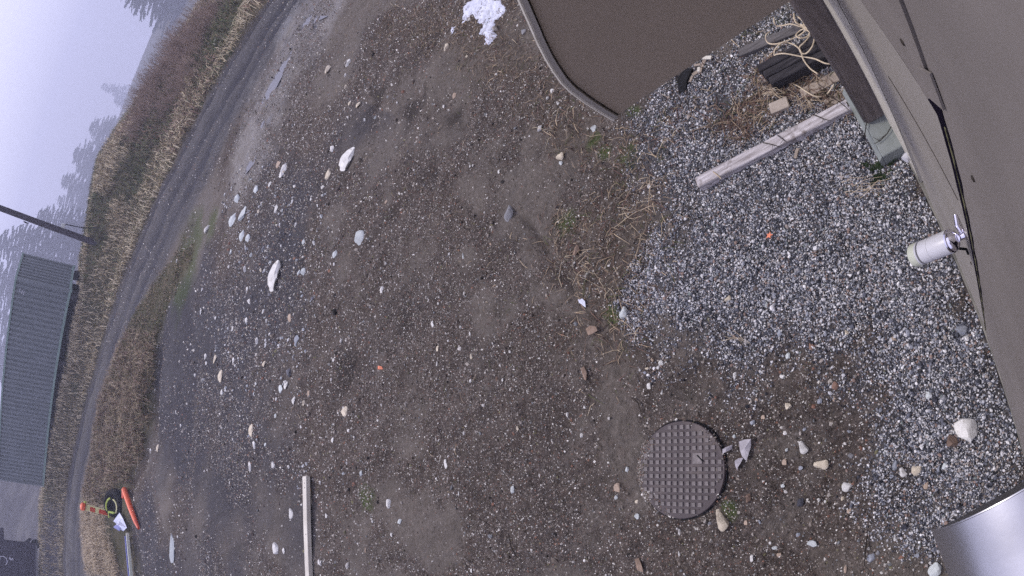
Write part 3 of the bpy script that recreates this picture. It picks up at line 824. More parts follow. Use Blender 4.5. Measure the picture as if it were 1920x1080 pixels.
part('underside', M_DKGREY, cyl, lambda mb: mb.prism([half(0.1075, HT[0], 0.009), half(0.1075, HT[-1], 0.009), half(0.1075, HT[-1], 0.69), half(0.1075, HT[0], 0.69)], Z3 * -0.004))
part('lip', M_SILVER, cyl, lambda mb: mb.tube([half(0.1095, t, -0.001) for t in HT], 0.0012, 6, False), True)
part('rivet', M_SILVER, cyl, lambda mb: mb.lathe(half(0.1098, 2.5, 0.07), half(0.2, 2.5, 0.07) - half(0.1, 2.5, 0.07), [(0, 0.003), (0.0015, 0.0025), (0.002, 0.0005)], 10), True)
part('bracket', M_DKGREY, cyl, lambda mb: mb.box(ce + ax_ * 0.45 - N3 * 0.12 - Z3 * 0.05, S3 * 0.04, N3 * 0.12, Z3 * 0.02, 0.003))

# ------------------------------------------------------------------ timbers by the wall
def timber(p0, p1, z0, wid, hei, mat, name, label, cat, endmat=None, holes=(), group=None, bev=0.005):
    a, b = np.array(p0, float), np.array(p1, float)
    a[2] = b[2] = z0 + hei / 2
    d = b - a; L = np.linalg.norm(d); d /= L
    sd = np.cross(Z3, d)
    root = empty(name, ((a[0] + b[0]) / 2, (a[1] + b[1]) / 2, z0), label, cat, group)
    def body(mb):
        n = max(2, int(L / 0.12)); rng = random.Random(int(L * 1000))
        for i in range(1):
            mb.box((a + b) / 2, d * L / 2, sd * wid / 2, Z3 * hei / 2, bev)
    part('beam', mat, root, body)
    if endmat:
        for e, sg in ((a, -1), (b, 1)):
            part('end_grain', endmat, root, lambda mb: mb.box(e + d * sg * 0.0012, d * 0.0015, sd * (wid / 2 - bev), Z3 * (hei / 2 - bev)))
    for (f_, w_) in holes:
        part('notch', M_SEAM, root, lambda mb: mb.box(a + d * L * f_ + Z3 * (hei / 2), d * w_, sd * w_ * 1.1, Z3 * 0.0015))
    return root
ta, tb = at(1306, 342, 0.09), at(1597, 192, 0.09)
tl = timber(ta, tb, 0.008, 0.085, 0.085, M_WOOD, 'weathered_timber', 'long silvery weathered timber lying on the gravel up to the concrete footing', 'timber', M_ENDW, holes=((0.985, 0.016),))
part('lashing', M_STRAW, tl, lambda mb: mb.tube([at(1337, 322, 0.098), at(1345, 328, 0.097), at(1352, 335, 0.088)], 0.004, 6))
pa, pb2 = at(1502, 176, 0.06), at(1585, 132, 0.06)
timber(pa, pb2, 0.01, 0.085, 0.045, M_WOOD2, 'tan_board', 'tan board half buried in straw beside the post', 'board', M_ENDW, bev=0.003)
pa, pb2 = at(1548, 194, 0.05), at(1596, 168, 0.05)
timber(pa, pb2, 0.005, 0.07, 0.04, M_WOOD2, 'short_board', 'short reddish board lying between the long timber and the tan board', 'board', M_ENDW, bev=0.003)
pa, pb2 = at(1443, 203, 0.07), at(1476, 189, 0.07)
timber(pa, pb2, 0.01, 0.085, 0.055, mottled('pale_block', (0.30, 0.255, 0.215), (0.44, 0.39, 0.33), 9, 0.8), 'wood_block', 'short pale sawn wood block lying on the gravel', 'wood block', M_ENDW, bev=0.003)
pa, pb2 = at(1384, 97, 0.06), at(1500, 50, 0.06)
timber(pa, pb2, 0.005, 0.075, 0.05, mottled('grey_beam', (0.07, 0.066, 0.066), (0.16, 0.15, 0.15), 5, 0.85, stretch=((1.2, 14, 14), (0, 0, wood_rot))), 'grey_timber', 'dark grey timber lying under the loose end of the hood edge', 'timber', M_DARKW, bev=0.004)
slp = empty('stacked_sleeper', tuple(at(1500, 110, 0)), 'dark blackened timber stack under the cream rope', 'timber stack')
d0 = at(1540, 88, 0.1) - at(1462, 128, 0.1); d0[2] = 0; dl = np.linalg.norm(d0); d0 /= dl; s0 = np.cross(Z3, d0)
cc = at(1503, 112, 0.1)
for k in range(3):
    part('board', M_DARKW, slp, lambda mb: mb.box(cc * np.array([1, 1, 0]) + Z3 * (0.075 + 0.006 * k) + s0 * (k - 1) * 0.066 - d0 * 0.02 * k, d0 * (dl / 2 + 0.10), s0 * 0.0315, Z3 * 0.07, 0.006))

# rope
rz = 0.16
def rp(pts, z0=0.15, dz=0.05, seed=0):
    rnd = random.Random(seed)
    P_ = [at(1380 + x / 3.6, 20 + y / 3.6, z0 + dz * math.sin(i * 1.9 + seed)) for i, (x, y) in enumerate(pts)]
    out = []
    for i in range(len(P_) - 1):                     # Catmull-Rom
        p0, p1, p2, p3 = P_[max(i - 1, 0)], P_[i], P_[i + 1], P_[min(i + 2, len(P_) - 1)]
        for k in range(5):
            t = k / 5
            out.append(0.5 * (2 * p1 + (p2 - p0) * t + (2 * p0 - 5 * p1 + 4 * p2 - p3) * t * t + (3 * p1 - p0 - 3 * p2 + p3) * t ** 3))
    out.append(P_[-1])
    return out
rope = MB()
loops = [[(255, 50), (258, 80), (275, 103), (320, 100), (370, 90), (440, 110), (480, 122)],
         [(480, 125), (430, 165), (405, 180), (340, 205), (270, 225), (220, 220), (200, 190), (205, 160), (230, 140)],
         [(480, 110), (497, 145), (475, 178), (430, 185), (405, 165), (440, 130), (485, 118)],
         [(500, 130), (490, 180), (455, 220), (430, 245), (435, 280), (470, 290), (510, 250), (527, 200), (525, 160), (500, 130)],
         [(350, 215), (400, 235), (435, 270), (455, 330), (500, 390), (550, 425)],
         [(350, 215), (300, 225), (265, 260), (258, 300), (275, 295), (330, 290), (440, 310), (530, 325), (600, 355), (650, 360)],
         [(285, 385), (290, 430), (330, 470), (420, 510), (480, 550), (540, 580), (600, 575), (640, 530), (660, 500)],
         [(390, 20), (400, 75), (440, 100), (490, 125)], [(430, 20), (452, 75), (475, 118)], [(385, 45), (420, 90), (470, 95), (440, 60), (415, 40)],
         [(460, 120), (510, 150), (540, 150), (600, 160)]]
for i, l in enumerate(loops):
    rope.tube(rp(l, 0.17 if i < 6 else (0.06 if i == 6 else 0.2), 0.02, i), 0.0052, 6)
tag(rope.build('rope', M_ROPE, origin=tuple(at(1500, 110, 0.1)), smooth=True), 'tangled cream coloured rope looped over the dark timbers', 'rope')

# wood chips and the black strip at the edge of the hood
rnd = random.Random(5)
cr = at(1276, 152, 0.02)
dk = MB(); dk.prism([at(1270, 146, 0.03), at(1284, 128, 0.04), at(1298, 128, 0.04), at(1288, 150, 0.04), at(1284, 172, 0.03), at(1273, 178, 0.02)], (0, 0, -0.025))
tag(dk.build('black_offcut', M_BLACK, origin=tuple(cr)), 'torn black offcut lying at the lower edge of the hood', 'offcut')
CHIP = ['chip touching the black offcut', 'chip just below the black offcut', 'narrow chip in the middle of the heap', 'reddish chip near the hood edge', 'chip at the lower right of the heap', 'longest chip under the hood edge', 'pale long chip highest in the heap', 'thin chip between the heap and the long ones', 'chip right of the narrow middle one']
for i, (px, py, L, ww) in enumerate(((1296, 147, .06, .025), (1290, 158, .05, .02), (1306, 140, .05, .03), (1313, 133, .04, .025), (1300, 152, .05, .02), (1322, 118, .09, .03), (1330, 112, .08, .03), (1310, 124, .06, .02), (1318, 135, .04, .02))):
    q = gp(px, py); an = rnd.uniform(0, PI)
    mb = MB(); d = np.array([math.cos(an), math.sin(an), rnd.uniform(-.15, .15)])
    mb.box(q + Z3 * 0.014, d * L / 2, np.cross(Z3, d) * ww / 2, Z3 * 0.005, 0.0015)
    tag(mb.build('wood_chip', M_WOOD2 if i % 3 else M_WPLANK, origin=tuple(q)), 'splintered wood ' + CHIP[i], 'wood chip', 'wood chips at the hood edge')
q = gp(1500, 295); mb = MB(); dd_ = at(1502, 284, .02) - at(1496, 306, .02); dd_ /= np.linalg.norm(dd_)
mb.box(q + Z3 * 0.022, dd_ * 0.036, np.cross(Z3, dd_) * 0.011, Z3 * 0.006, 0.002)
tag(mb.build('wood_sliver', M_WOOD2, origin=tuple(q)), 'small tan wood sliver on the gravel below the long timber', 'wood sliver')

# ------------------------------------------------------------------ manhole cover
mc = at(1281, 881, 0.0)
MZ = gz(mc[0], mc[1]) + 0.030
man = empty('manhole_cover', (mc[0], mc[1], MZ - 0.03), 'round rusty iron manhole cover with rows of square studs', 'manhole cover')
MR = 0.325
part('plate', M_IRON, man, lambda mb: mb.lathe((mc[0], mc[1], MZ - 0.05), Z3, [(0, MR), (0.045, MR), (0.05, MR - 0.004), (0.0501, 0.01)], 96))
part('frame', M_BLACK, man, lambda mb: mb.lathe((mc[0], mc[1], MZ - 0.06), Z3, [(0, MR + 0.012), (0.036, MR + 0.012), (0.0361, MR - 0.01)], 96))
mx = at(1340, 880) - at(1220, 880); mx /= np.linalg.norm(mx); my = np.cross(Z3, mx)
lug_me = None
for i in range(-8, 9):
    for j in range(-8, 9):
        u, v = i * 0.0465 + 0.012, j * 0.0465 + 0.006
        if math.hypot(u, v) > MR - 0.026: continue
        if i in (2, 3) and j in (1, 2): continue
        p = mc * np.array([1, 1, 0]) + mx * u + my * v
        if lug_me is None:
            mb = MB()
            b0 = [np.array([a * 0.0155, b * 0.0155, 0]) for a, b in ((-1, -1), (1, -1), (1, 1), (-1, 1))]
            t0 = [np.array([a * 0.0125, b * 0.0125, 0.008]) for a, b in ((-1, -1), (1, -1), (1, 1), (-1, 1))]
            mb.add(b0 + t0, [(4, 5, 6, 7), (0, 1, 5, 4), (1, 2, 6, 5), (2, 3, 7, 6), (3, 0, 4, 7)])
            lo = mb.build('stud', M_LUG); lug_me = lo.data
        else:
            lo = bpy.data.objects.new('stud', lug_me); COL.objects.link(lo)
        lo.parent = man
        lo.location = Vector(p) - man.location; lo.location.z = 0.0305
        lo.rotation_euler = (0, 0, math.atan2(mx[1], mx[0]))
pk = mc * np.array([1, 1, 0]) + mx * (2.5 * 0.0465 + 0.012) + my * (1.5 * 0.0465 + 0.006) + Z3 * (MZ + 0.003)
part('key_plate', M_LUG, man, lambda mb: mb.box(pk, mx * 0.036, my * 0.036, Z3 * 0.0035, 0.002))
part('key_slot', M_BLACK, [c for c in man.children if c.name.startswith('key_plate')][0], lambda mb: mb.box(pk + Z3 * 0.0042 + mx * 0.022, (mx - my) * 0.022, (mx + my) * 0.003, Z3 * 0.001))

# ------------------------------------------------------------------ white plank
wa, wb = at(574, 893, 0.06), at(581, 1110, 0.06)
za = gz(wa[0], wa[1]); 
pl = empty('white_plank', (wa[0], wa[1], za), 'long white painted plank lying on the bare yard at the bottom edge', 'plank')
dpl = wb - wa; dpl[2] = 0; Lp = np.linalg.norm(dpl); dpl /= Lp; spl = np.cross(Z3, dpl)
zm = max(gz(*(wa + dpl * t)[:2]) for t in np.linspace(0, Lp, 8))
part('board', M_WPLANK, pl, lambda mb: mb.box((wa + wb) / 2 * np.array([1, 1, 0]) + Z3 * (zm + 0.028), dpl * Lp / 2, spl * 0.055, Z3 * 0.030, 0.004))
for t in (0.06, 0.10, 0.5, 0.93):
    part('nail_hole', M_SEAM, pl, lambda mb: mb.lathe((wa + dpl * Lp * t) * np.array([1, 1, 0]) + spl * 0.01 + Z3 * (zm + 0.0575), Z3, [(0, 0.009), (0.001, 0.009), (0.0012, 0.001)], 8))

# ------------------------------------------------------------------ shipping container
CB = np.array([-5.66, 29.46, 0]); CBz = 2.34
CL = np.array([-0.947, 0.321, 0]); CW = np.array([0.321, 0.947, 0])
LEN, WID, HEI = 12.9, 2.44, 2.9
cont = empty('shipping_container', (CB[0], CB[1], CBz), 'grey green corrugated shipping container on the bank beyond the track', 'shipping container')
def CP(l, w, z): return CB + CL * l + CW * w + Z3 * (CBz + z)
def corr(mb, p0, du, L, z0, z1, out, pitch, depth):
    n = int(L / pitch); pitch = L / n
    xs, ds = [], []
    for i in range(n):
        for f, dpt in ((0.0, 0), (0.28, 0), (0.42, 1), (0.72, 1), (0.90, 0)):
            xs.append((i + f) * pitch); ds.append(dpt * depth)
    xs.append(L); ds.append(0)
    vs, fs = [], []
    for x, q in zip(xs, ds):
        b = p0 + du * x - out * q
        vs += [b + Z3 * z0, b + Z3 * z1]
    for i in range(len(xs) - 1):
        fs.append((2 * i, 2 * i + 2, 2 * i + 3, 2 * i + 1))
    mb.add(vs, fs)
part('side_wall', M_CONT, cont, lambda mb: corr(mb, CP(0.1, 0.03, 0), CL, LEN - 0.2, 0.16, HEI - 0.08, -CW, 0.28, 0.075))
part('side_wall', M_CONT, cont, lambda mb: corr(mb, CP(0.1, WID - 0.03, 0), CL, LEN - 0.2, 0.16, HEI - 0.08, CW, 0.28, 0.036))
part('end_wall', M_CONT, cont, lambda mb: corr(mb, CP(0.03, 0.1, 0), CW, WID - 0.2, 0.16, HEI - 0.08, CL * -1, 0.25, 0.10))
part('end_wall', M_CONT, cont, lambda mb: corr(mb, CP(LEN - 0.03, 0.1, 0), CW, WID - 0.2, 0.16, HEI - 0.08, CL, 0.25, 0.046))
part('roof', M_CONT, cont, lambda mb: mb.box(CP(LEN / 2, WID / 2, HEI - 0.045), CL * (LEN / 2 - 0.09), CW * (WID / 2 - 0.09), Z3 * 0.02))
part('floor', M_BLACK, cont, lambda mb: mb.box(CP(LEN / 2, WID / 2, 0.17), CL * (LEN / 2 - 0.11), CW * (WID / 2 - 0.11), Z3 * 0.05))
for l in (0.06, LEN - 0.06):
    for w in (0.06, WID - 0.06):
        part('corner_post', M_CONT, cont, lambda mb: mb.box(CP(l, w, HEI / 2), CL * 0.06, CW * 0.06, Z3 * (HEI / 2 - 0.12), 0.008))
        for z in (0.06, HEI - 0.06):
            part('corner_casting', M_CONTR, cont, lambda mb: mb.box(CP(l, w, z), CL * 0.075, CW * 0.075, Z3 * 0.06, 0.008))
for w in (0.05, WID - 0.05):
    part('top_rail', M_CONTR, cont, lambda mb: mb.box(CP(LEN / 2, w, HEI - 0.055), CL * (LEN / 2 - 0.14), CW * 0.045, Z3 * 0.05))
    part('bottom_rail', M_CONTR, cont, lambda mb: mb.box(CP(LEN / 2, w, 0.10), CL * (LEN / 2 - 0.14), CW * 0.045, Z3 * 0.06))
for l in (0.05, LEN - 0.05):
    part('end_rail', M_CONTR, cont, lambda mb: mb.box(CP(l, WID / 2, HEI - 0.055), CL * 0.045, CW * (WID / 2 - 0.14), Z3 * 0.05))
    part('end_rail', M_CONTR, cont, lambda mb: mb.box(CP(l, WID / 2, 0.10), CL * 0.045, CW * (WID / 2 - 0.14), Z3 * 0.06))
for k, z in enumerate((2.55, 2.44, 2.33)):
    part('marking', M_WPAINT, cont, lambda mb: mb.box(CP(0.62 + 0.05 * k, 0.026, z), CL * 0.10, CW * 0.002, Z3 * 0.012))
for w_, lb_ in ((0.62, 'added black filler beam darkening the gap under the near edge of the container'), (WID - 0.5, 'added black filler beam darkening the gap under the far edge of the container')):
    p0_, p1_ = CP(0.8, w_, 0), CP(LEN - 0.6, w_, 0)  # added beams, black so the gap below the container reads as shade
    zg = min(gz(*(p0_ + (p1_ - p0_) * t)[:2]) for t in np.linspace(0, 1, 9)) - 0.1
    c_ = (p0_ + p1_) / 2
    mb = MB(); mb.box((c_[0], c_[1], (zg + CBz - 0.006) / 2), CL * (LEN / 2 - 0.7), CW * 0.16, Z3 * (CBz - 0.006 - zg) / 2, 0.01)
    tag(mb.build('shade_filler_beam', M_BLACK, origin=(c_[0], c_[1], zg)), lb_, 'beam')
sup = [(0.35, .2), (4.2, .2), (8.0, .2), (12.4, .2), (0.35, WID - .3), (12.4, WID - .3)]
for k, (l, w) in enumerate(sup):
    p = CP(l, w, 0); zg = gz(p[0], p[1]) - 0.08
    mb = MB(); mb.box((p[0], p[1], (zg + CBz - 0.004) / 2), CL * 0.16, CW * 0.2, Z3 * max((CBz - 0.004 - zg) / 2, 0.02), 0.006)
    tag(mb.build('support_block', M_DARKW, origin=(p[0], p[1], zg)), 'dark timber block under the container, ' + ('at its near upper corner', 'second from the upper corner', 'third from the upper corner', 'at its near lower corner', 'at its far upper corner', 'at its far lower corner')[k], 'support block', 'blocks under the container')

# ------------------------------------------------------------------ leaning pole with guy wire
pb_ = gp(181, 456); Dp = math.hypot(pb_[0], pb_[1])
dt = RC @ pix_ray(0, 390); top = dt * (Dp / math.hypot(dt[0], dt[1])) + Z3 * CAM_H
pd = top - pb_; 
pole = empty('utility_pole', tuple(pb_), 'dark leaning utility pole on the bank above the container', 'pole')
part('shaft', M_POLE, pole, lambda mb: mb.tube([pb_ - pd * 0.03, pb_ + pd * 0.5, pb_ + pd, pb_ + pd * 2.0], [0.135, 0.130, 0.125, 0.11], 16), True)
br = np.array([0, 0, CAM_H]) + (RC @ pix_ray(118, 424)) * (Dp / math.hypot(*(RC @ pix_ray(118, 424))[:2]))
g1 = gp(186, 427)
part('bracket', M_PALE, pole, lambda mb: mb.box(br, np.array([0.11, 0, 0]), np.array([0, 0.05, 0]), Z3 * 0.09, 0.01))
part('knot', M_POLE, pole, lambda mb: mb.lathe(pb_ + pd * 0.72 - np.array([0.17, 0, 0]), (-1, 0, 0.2), [(0, 0.12), (0.04, 0.09), (0.05, 0.02)], 10), True)
part('guy_wire', M_BLACK, [c for c in pole.children if c.name.startswith('bracket')][0], lambda mb: mb.tube([br + np.array([0.1, 0, -0.05]), (br * 0.5 + g1 * 0.5) + np.array([-0.02, 0, -0.10]), g1], 0.022, 6), True)

# ------------------------------------------------------------------ barrier bits at the verge
q0 = gp(222, 966); Dq = math.hypot(q0[0], q0[1])
dt = RC @ pix_ray(152, 949); qt = dt * (Dq / math.hypot(dt[0], dt[1])) + Z3 * CAM_H
qv = qt - q0; qL = np.linalg.norm(qv); qv /= qL
tang = np.array([q0[1], -q0[0], 0]) / Dq; rad_ = np.array([q0[0], q0[1], 0]) / Dq
mk = empty('marker_post', tuple(q0), 'upright orange and yellow striped marker post at the edge of the verge', 'marker post')
part('post', M_YELLOW, mk, lambda mb: mb.box(q0 + qv * qL * 0.44, qv * qL * 0.46, tang * 0.10, rad_ * 0.03, 0.01))
for a, b in ((0.04, 0.52), (0.62, 0.76)):
    part('orange_panel', M_DORANGE, mk, lambda mb: mb.box(q0 + qv * qL * (a + b) / 2 - rad_ * 0.034 - tang * 0.022, qv * qL * (b - a) / 2, tang * 0.072, rad_ * 0.004))
part('orange_cap', M_ORANGE, mk, lambda mb: mb.lathe(q0 + qv * qL * 0.885, qv, [(0, 0.10), (0.03, 0.13), (0.12, 0.13), (0.17, 0.07), (0.18, 0.01)], 16), True)
part('lime_tip', M_LIME, [c for c in mk.children if c.name.startswith('orange_cap')][0], lambda mb: mb.lathe(q0 + qv * qL * 0.86 + tang * 0.15, qv, [(0, 0.04), (0.06, 0.045), (0.09, 0.01)], 10), True)
tc_ = gp(226, 944)
tyre = empty('rubber_ring', tuple(tc_), 'black rubber ring with lime green straps lying in the dry grass beside the marker post', 'rubber ring')
tz = rad_ * -0.55 + Z3 * 0.84; tz /= np.linalg.norm(tz); t1 = tang; t2 = np.cross(tz, t1)
def ring(mb, c, R, r, n=28, a0=0, a1=2 * PI):
    mb.tube([c + R * (math.cos(t) * t1 + math.sin(t) * t2) for t in np.linspace(a0, a1, n)], r, 8, False)
part('tyre', M_BLACK, tyre, lambda mb: ring(mb, tc_ + Z3 * 0.20, 0.34, 0.13), True)
part('inner_disc', M_BLACK, tyre, lambda mb: mb.lathe(tc_ + Z3 * 0.17, tz, [(0, 0.33), (0.03, 0.33), (0.04, 0.01)], 24))
part('strap', M_LIME, tyre, lambda mb: ring(mb, tc_ + Z3 * 0.20 + tz * 0.12 - tang * 0.12, 0.26, 0.03, 14, 0.2, 2.2), True)
part('strap', M_YELLOW, tyre, lambda mb: ring(mb, tc_ + Z3 * 0.20 + tz * 0.12 - tang * 0.16, 0.27, 0.025, 14, -2.2, -0.3), True)
part('strap', M_LIME, tyre, lambda mb: mb.tube([tc_ + Z3 * 0.33 - tang * 0.46 + rad_ * 0.25, tc_ + Z3 * 0.38 - tang * 0.3, tc_ + Z3 * 0.25 - tang * 0.32 - rad_ * 0.35], 0.035, 6), True)
oa, ob = gp(242, 919), gp(265, 991)
tub = empty('orange_tube', tuple((oa + ob) / 2), 'bright orange tube lying on the mud beside the verge', 'tube')
od = ob - oa; oL = np.linalg.norm(od); od /= oL
part('barrel', M_ORANGE, tub, lambda mb: mb.tube([oa + Z3 * 0.12, oa + od * oL * 0.5 + Z3 * 0.11, oa + od * oL * 0.84 + Z3 * 0.09], [0.095, 0.085, 0.07], 14), True)
part('end_plug', M_DORANGE, tub.children[0], lambda mb: mb.tube([oa + od * oL * 0.841 + Z3 * 0.09, ob + Z3 * 0.07], [0.07, 0.045], 12), True)
part('foot', M_DORANGE, tub, lambda mb: mb.box(oa + Z3 * 0.10 - tang * 0.12 + rad_ * 0.15, tang * 0.14, rad_ * 0.10, Z3 * 0.07, 0.02))
sh = [gp(233, 962), gp(226, 976), gp(231, 990), gp(243, 997), gp(247, 990), gp(240, 974)]
fs_ = empty('folded_sheet', tuple(np.mean(sh, 0)), 'crumpled pale blue sheet lying between the marker post and the blue ladder', 'sheet')
cS = np.mean(sh, 0) + Z3 * 0.26
def sheet(mb):
    rn = random.Random(3)
    vs = [p + Z3 * (0.10 + 0.12 * rn.random()) for p in sh] + [cS]
    mid = [(vs[i] + cS) / 2 + Z3 * rn.uniform(-.08, .12) for i in range(6)]
    mb.add(vs[:6] + mid + [cS], [(i, (i + 1) % 6, 6 + (i + 1) % 6, 6 + i) for i in range(6)] + [(6 + i, 6 + (i + 1) % 6, 12) for i in range(6)] + [(5, 4, 3, 2, 1, 0)])
part('sheet', M_PBLUE, fs_, sheet)
part('fold', M_BLUE, fs_.children[0], lambda mb: mb.prism([sh[2] + Z3 * 0.27, sh[3] + Z3 * 0.27, (sh[4] + cS) / 2 + Z3 * 0.12, (sh[2] + cS) / 2 + Z3 * 0.12], Z3 * 0.02))
lad = empty('blue_ladder', tuple(gp(250, 1040)), 'narrow blue and cream ladder lying along the edge of the dry grass', 'ladder')
l0, l1 = gp(246, 1003), gp(257, 1100)
zl = max(l0[2], l1[2], gp(250, 1040)[2], gp(253, 1060)[2]) + 0.10
l0[2] = l1[2] = zl
le = l1 - l0; lLn = np.linalg.norm(le); le /= lLn; lside = np.cross(Z3, le)
part('rail', M_CREAM, lad, lambda mb: mb.box((l0 + l1) / 2 + lside * 0.13 * (1 if (lside @ rad_) < 0 else -1), le * lLn / 2, lside * 0.035, Z3 * 0.045, 0.004))
part('rail', M_BLUE, lad, lambda mb: mb.box((l0 + l1) / 2 - lside * 0.13 * (1 if (lside @ rad_) < 0 else -1), le * lLn / 2, lside * 0.045, Z3 * 0.045, 0.004))
for k in range(9):
    part('rung', M_BLUE, lad, lambda mb: mb.tube([l0 + le * lLn * (k + .5) / 9 - lside * 0.24, l0 + le * lLn * (k + .5) / 9 + lside * 0.13], 0.028, 8))

# ------------------------------------------------------------------ dark bin at the bottom left
Db = 41.0
def polar(px, py, D):
    d = RC @ pix_ray(px, py)
    return d * (D / math.hypot(d[0], d[1])) + Z3 * CAM_H
b0 = polar(71, 1030, Db); b0[2] -= 0.15
bx = np.array([b0[1], -b0[0], 0]) / np.hypot(b0[0], b0[1]); by = np.array([b0[0], b0[1], 0]) / np.hypot(b0[0], b0[1])
BH = 3.2
binr = empty('dark_bin', tuple(b0), 'dark ribbed bin with white scrawls standing in the bottom left corner', 'bin')
r_edge = polar(72, 1019, Db); off0 = float((r_edge - b0) @ bx)
def BP(l, w, z): return b0 + bx * (off0 - l) + by * w + Z3 * z
part('body', M_BIN, binr, lambda mb: corr(mb, BP(0, 0, 0), -bx, 5.0, 0.30, BH, -by, 0.5, 0.03))
part('body', M_BIN, binr, lambda mb: mb.box(BP(2.5, 1.1, BH / 2 + 0.15), bx * 2.49, by * 1.04, Z3 * (BH / 2 - 0.17), 0.01))
part('base_rail', mottled('bin_rail', (0.10, 0.10, 0.11), (0.16, 0.16, 0.17), 4, 0.6), binr, lambda mb: mb.box(BP(2.5, -0.05, 0.24), bx * 2.4, by * 0.06, Z3 * 0.05, 0.01))
part('wheel', M_BLACK, binr, lambda mb: mb.lathe(BP(0.05, 0.15, 0.30), by, [(0, 0.24), (0.02, 0.30), (0.3, 0.30), (0.32, 0.24)], 20), True)
part('hook', M_BIN, binr, lambda mb: mb.prism([BP(0.02, 0.1, 0.72), BP(-0.28, 0.1, 0.72), BP(-0.26, 0.1, 0.50), BP(0.02, 0.1, 1.05)], by * 0.2))
part('raised_corner', M_BIN, binr, lambda mb: mb.prism([BP(0.0, 0.05, 2.35), BP(-0.72, 0.05, 2.40), BP(-0.66, 0.05, 2.62), BP(-0.05, 0.05, BH + 0.35), BP(0.5, 0.05, BH), BP(0.3, 0.05, 2.4)], by * 0.3))
def scrawl(mb):
    c = BP(1.30, -0.012, 2.45)
    mb.tube([c + 0.27 * (math.cos(t) * bx + math.sin(t) * Z3 * 1.1) for t in np.linspace(-2.6, 1.2, 16)], 0.022, 5)
    mb.tube([BP(1.13, -0.012, 2.75), BP(1.18, -0.012, 2.60), BP(1.25, -0.012, 2.78)], 0.03, 5)
part('scrawl', M_WPAINT, binr, scrawl)
part('scrawl', M_WPAINT, binr, lambda mb: mb.tube([BP(1.16, -0.012, 2.02), BP(1.02, -0.012, 1.98), BP(1.20, -0.012, 1.90), BP(1.06, -0.012, 1.82), BP(1.18, -0.012, 1.76)], 0.035, 5))

# ------------------------------------------------------------------ snow, paper, leaves
def snow(pts, label, th, seed, rag=0.22):
    P = poly_world(pts, 12); lo, hi = P.min(0) - 0.1, P.max(0) + 0.1; n = 90
    gx, gy = np.meshgrid(np.linspace(lo[0], hi[0], n), np.linspace(lo[1], hi[1], n)); gx, gy = gx.ravel(), gy.ravel()
    d = sdist(P, gx, gy) + rag * (fbm(gx * 6, gy * 6, 4, seed) - 0.60)
    z = height(gx, gy) - 0.004 + th * np.sqrt(np.clip(d, 0, 0.25) / 0.25) * (0.7 + 0.6 * fbm(gx * 9, gy * 9, 3, seed + 5)) + 0.012 * sstep(0, .03, d)
    i = (np.arange(n - 1)[:, None] * n + np.arange(n - 1)[None, :]).ravel()
    F = np.stack([i, i + 1, i + n + 1, i + n], 1)
    F = F[(d[F] > 0).all(1)]
    uq, inv = np.unique(F, return_inverse=True)
    c = (lo + hi) / 2
    o = np_mesh('snow_patch', np.stack([gx, gy, z], 1)[uq], inv.reshape(F.shape), M_SNOW, origin=(c[0], c[1], gz(*c)), smooth=True)
    return tag(o, label, 'snow')
snow([(868, 0), (905, -20), (945, -5), (938, 34), (930, 42), (928, 56), (932, 68), (924, 80), (917, 92), (909, 86), (907, 74), (900, 64), (900, 54), (888, 46), (896, 38), (884, 32), (876, 42), (866, 42), (870, 30)], 'ragged patch of old snow at the top edge of the yard', 0.012, 81)
snow([(842, 46), (852, 48), (850, 60), (845, 68), (840, 58)], 'tiny snow remnant left of the ragged snow patch', 0.01, 85, 0.03)
def scrap(name, pts, mat, label, cat, z=0.02, seed=1, group=None):
    rn = random.Random(seed)
    W_ = [gp(*p) + Z3 * (z + rn.uniform(-.008, .02)) for p in pts]
    c = np.mean(W_, 0) + Z3 * 0.012
    mb = MB(); n = len(W_)
    up = W_ + [c]; dn = [p - Z3 * 0.004 for p in up]
    mb.add(up + dn, [(i, (i + 1) % n, n) for i in range(n)] + [((i + 1) % n + n + 1, i + n + 1, 2 * n + 1) for i in range(n)] + [(i, i + n + 1, (i + 1) % n + n + 1, (i + 1) % n) for i in range(n)])
    return tag(mb.build(name, mat, origin=tuple(c)), label, cat, group)
scrap('plastic_scrap', [(1391, 828), (1402, 824), (1415, 823), (1413, 838), (1411, 850), (1406, 864), (1399, 856), (1394, 844)], M_PAPER, 'largest torn whitish plastic scrap right of the manhole cover', 'plastic scrap', 0.025, 1)
scrap('plastic_scrap', [(1361, 842), (1367, 838), (1377, 834), (1375, 842), (1368, 847), (1362, 850)], M_PAPER, 'whitish plastic scrap touching the rim of the manhole cover', 'plastic scrap', 0.02, 2)
scrap('plastic_scrap', [(1383, 864), (1390, 859), (1399, 858), (1395, 868), (1390, 876), (1388, 882), (1383, 872)], M_PAPER, 'jagged lower plastic scrap below the largest one', 'plastic scrap', 0.02, 3)
scrap('paper_scrap', [(1086, 562), (1095, 561), (1101, 566), (1100, 577), (1094, 573), (1089, 568)], M_SNOW, 'bright white scrap on the brown strip left of the gravel', 'paper scrap', 0.02, 4)
scrap('dry_leaf', [(1104, 618), (1112, 612), (1124, 614), (1127, 622), (1117, 627), (1108, 630)], M_LEAF, 'curled brown leaf lying below the bright white scrap', 'leaf', 0.02, 5)
scrap('dry_leaf', [(1096, 692), (1101, 688), (1106, 700), (1104, 714), (1098, 712)], M_LEAF, 'long dry leaf upright at the end of the brown strip', 'leaf', 0.02, 6)
scrap('dry_leaf', [(1192, 1048), (1199, 1046), (1208, 1060), (1209, 1072), (1200, 1068)], M_LEAF, 'pale dry leaf near the bottom edge below the manhole cover', 'leaf', 0.02, 7)
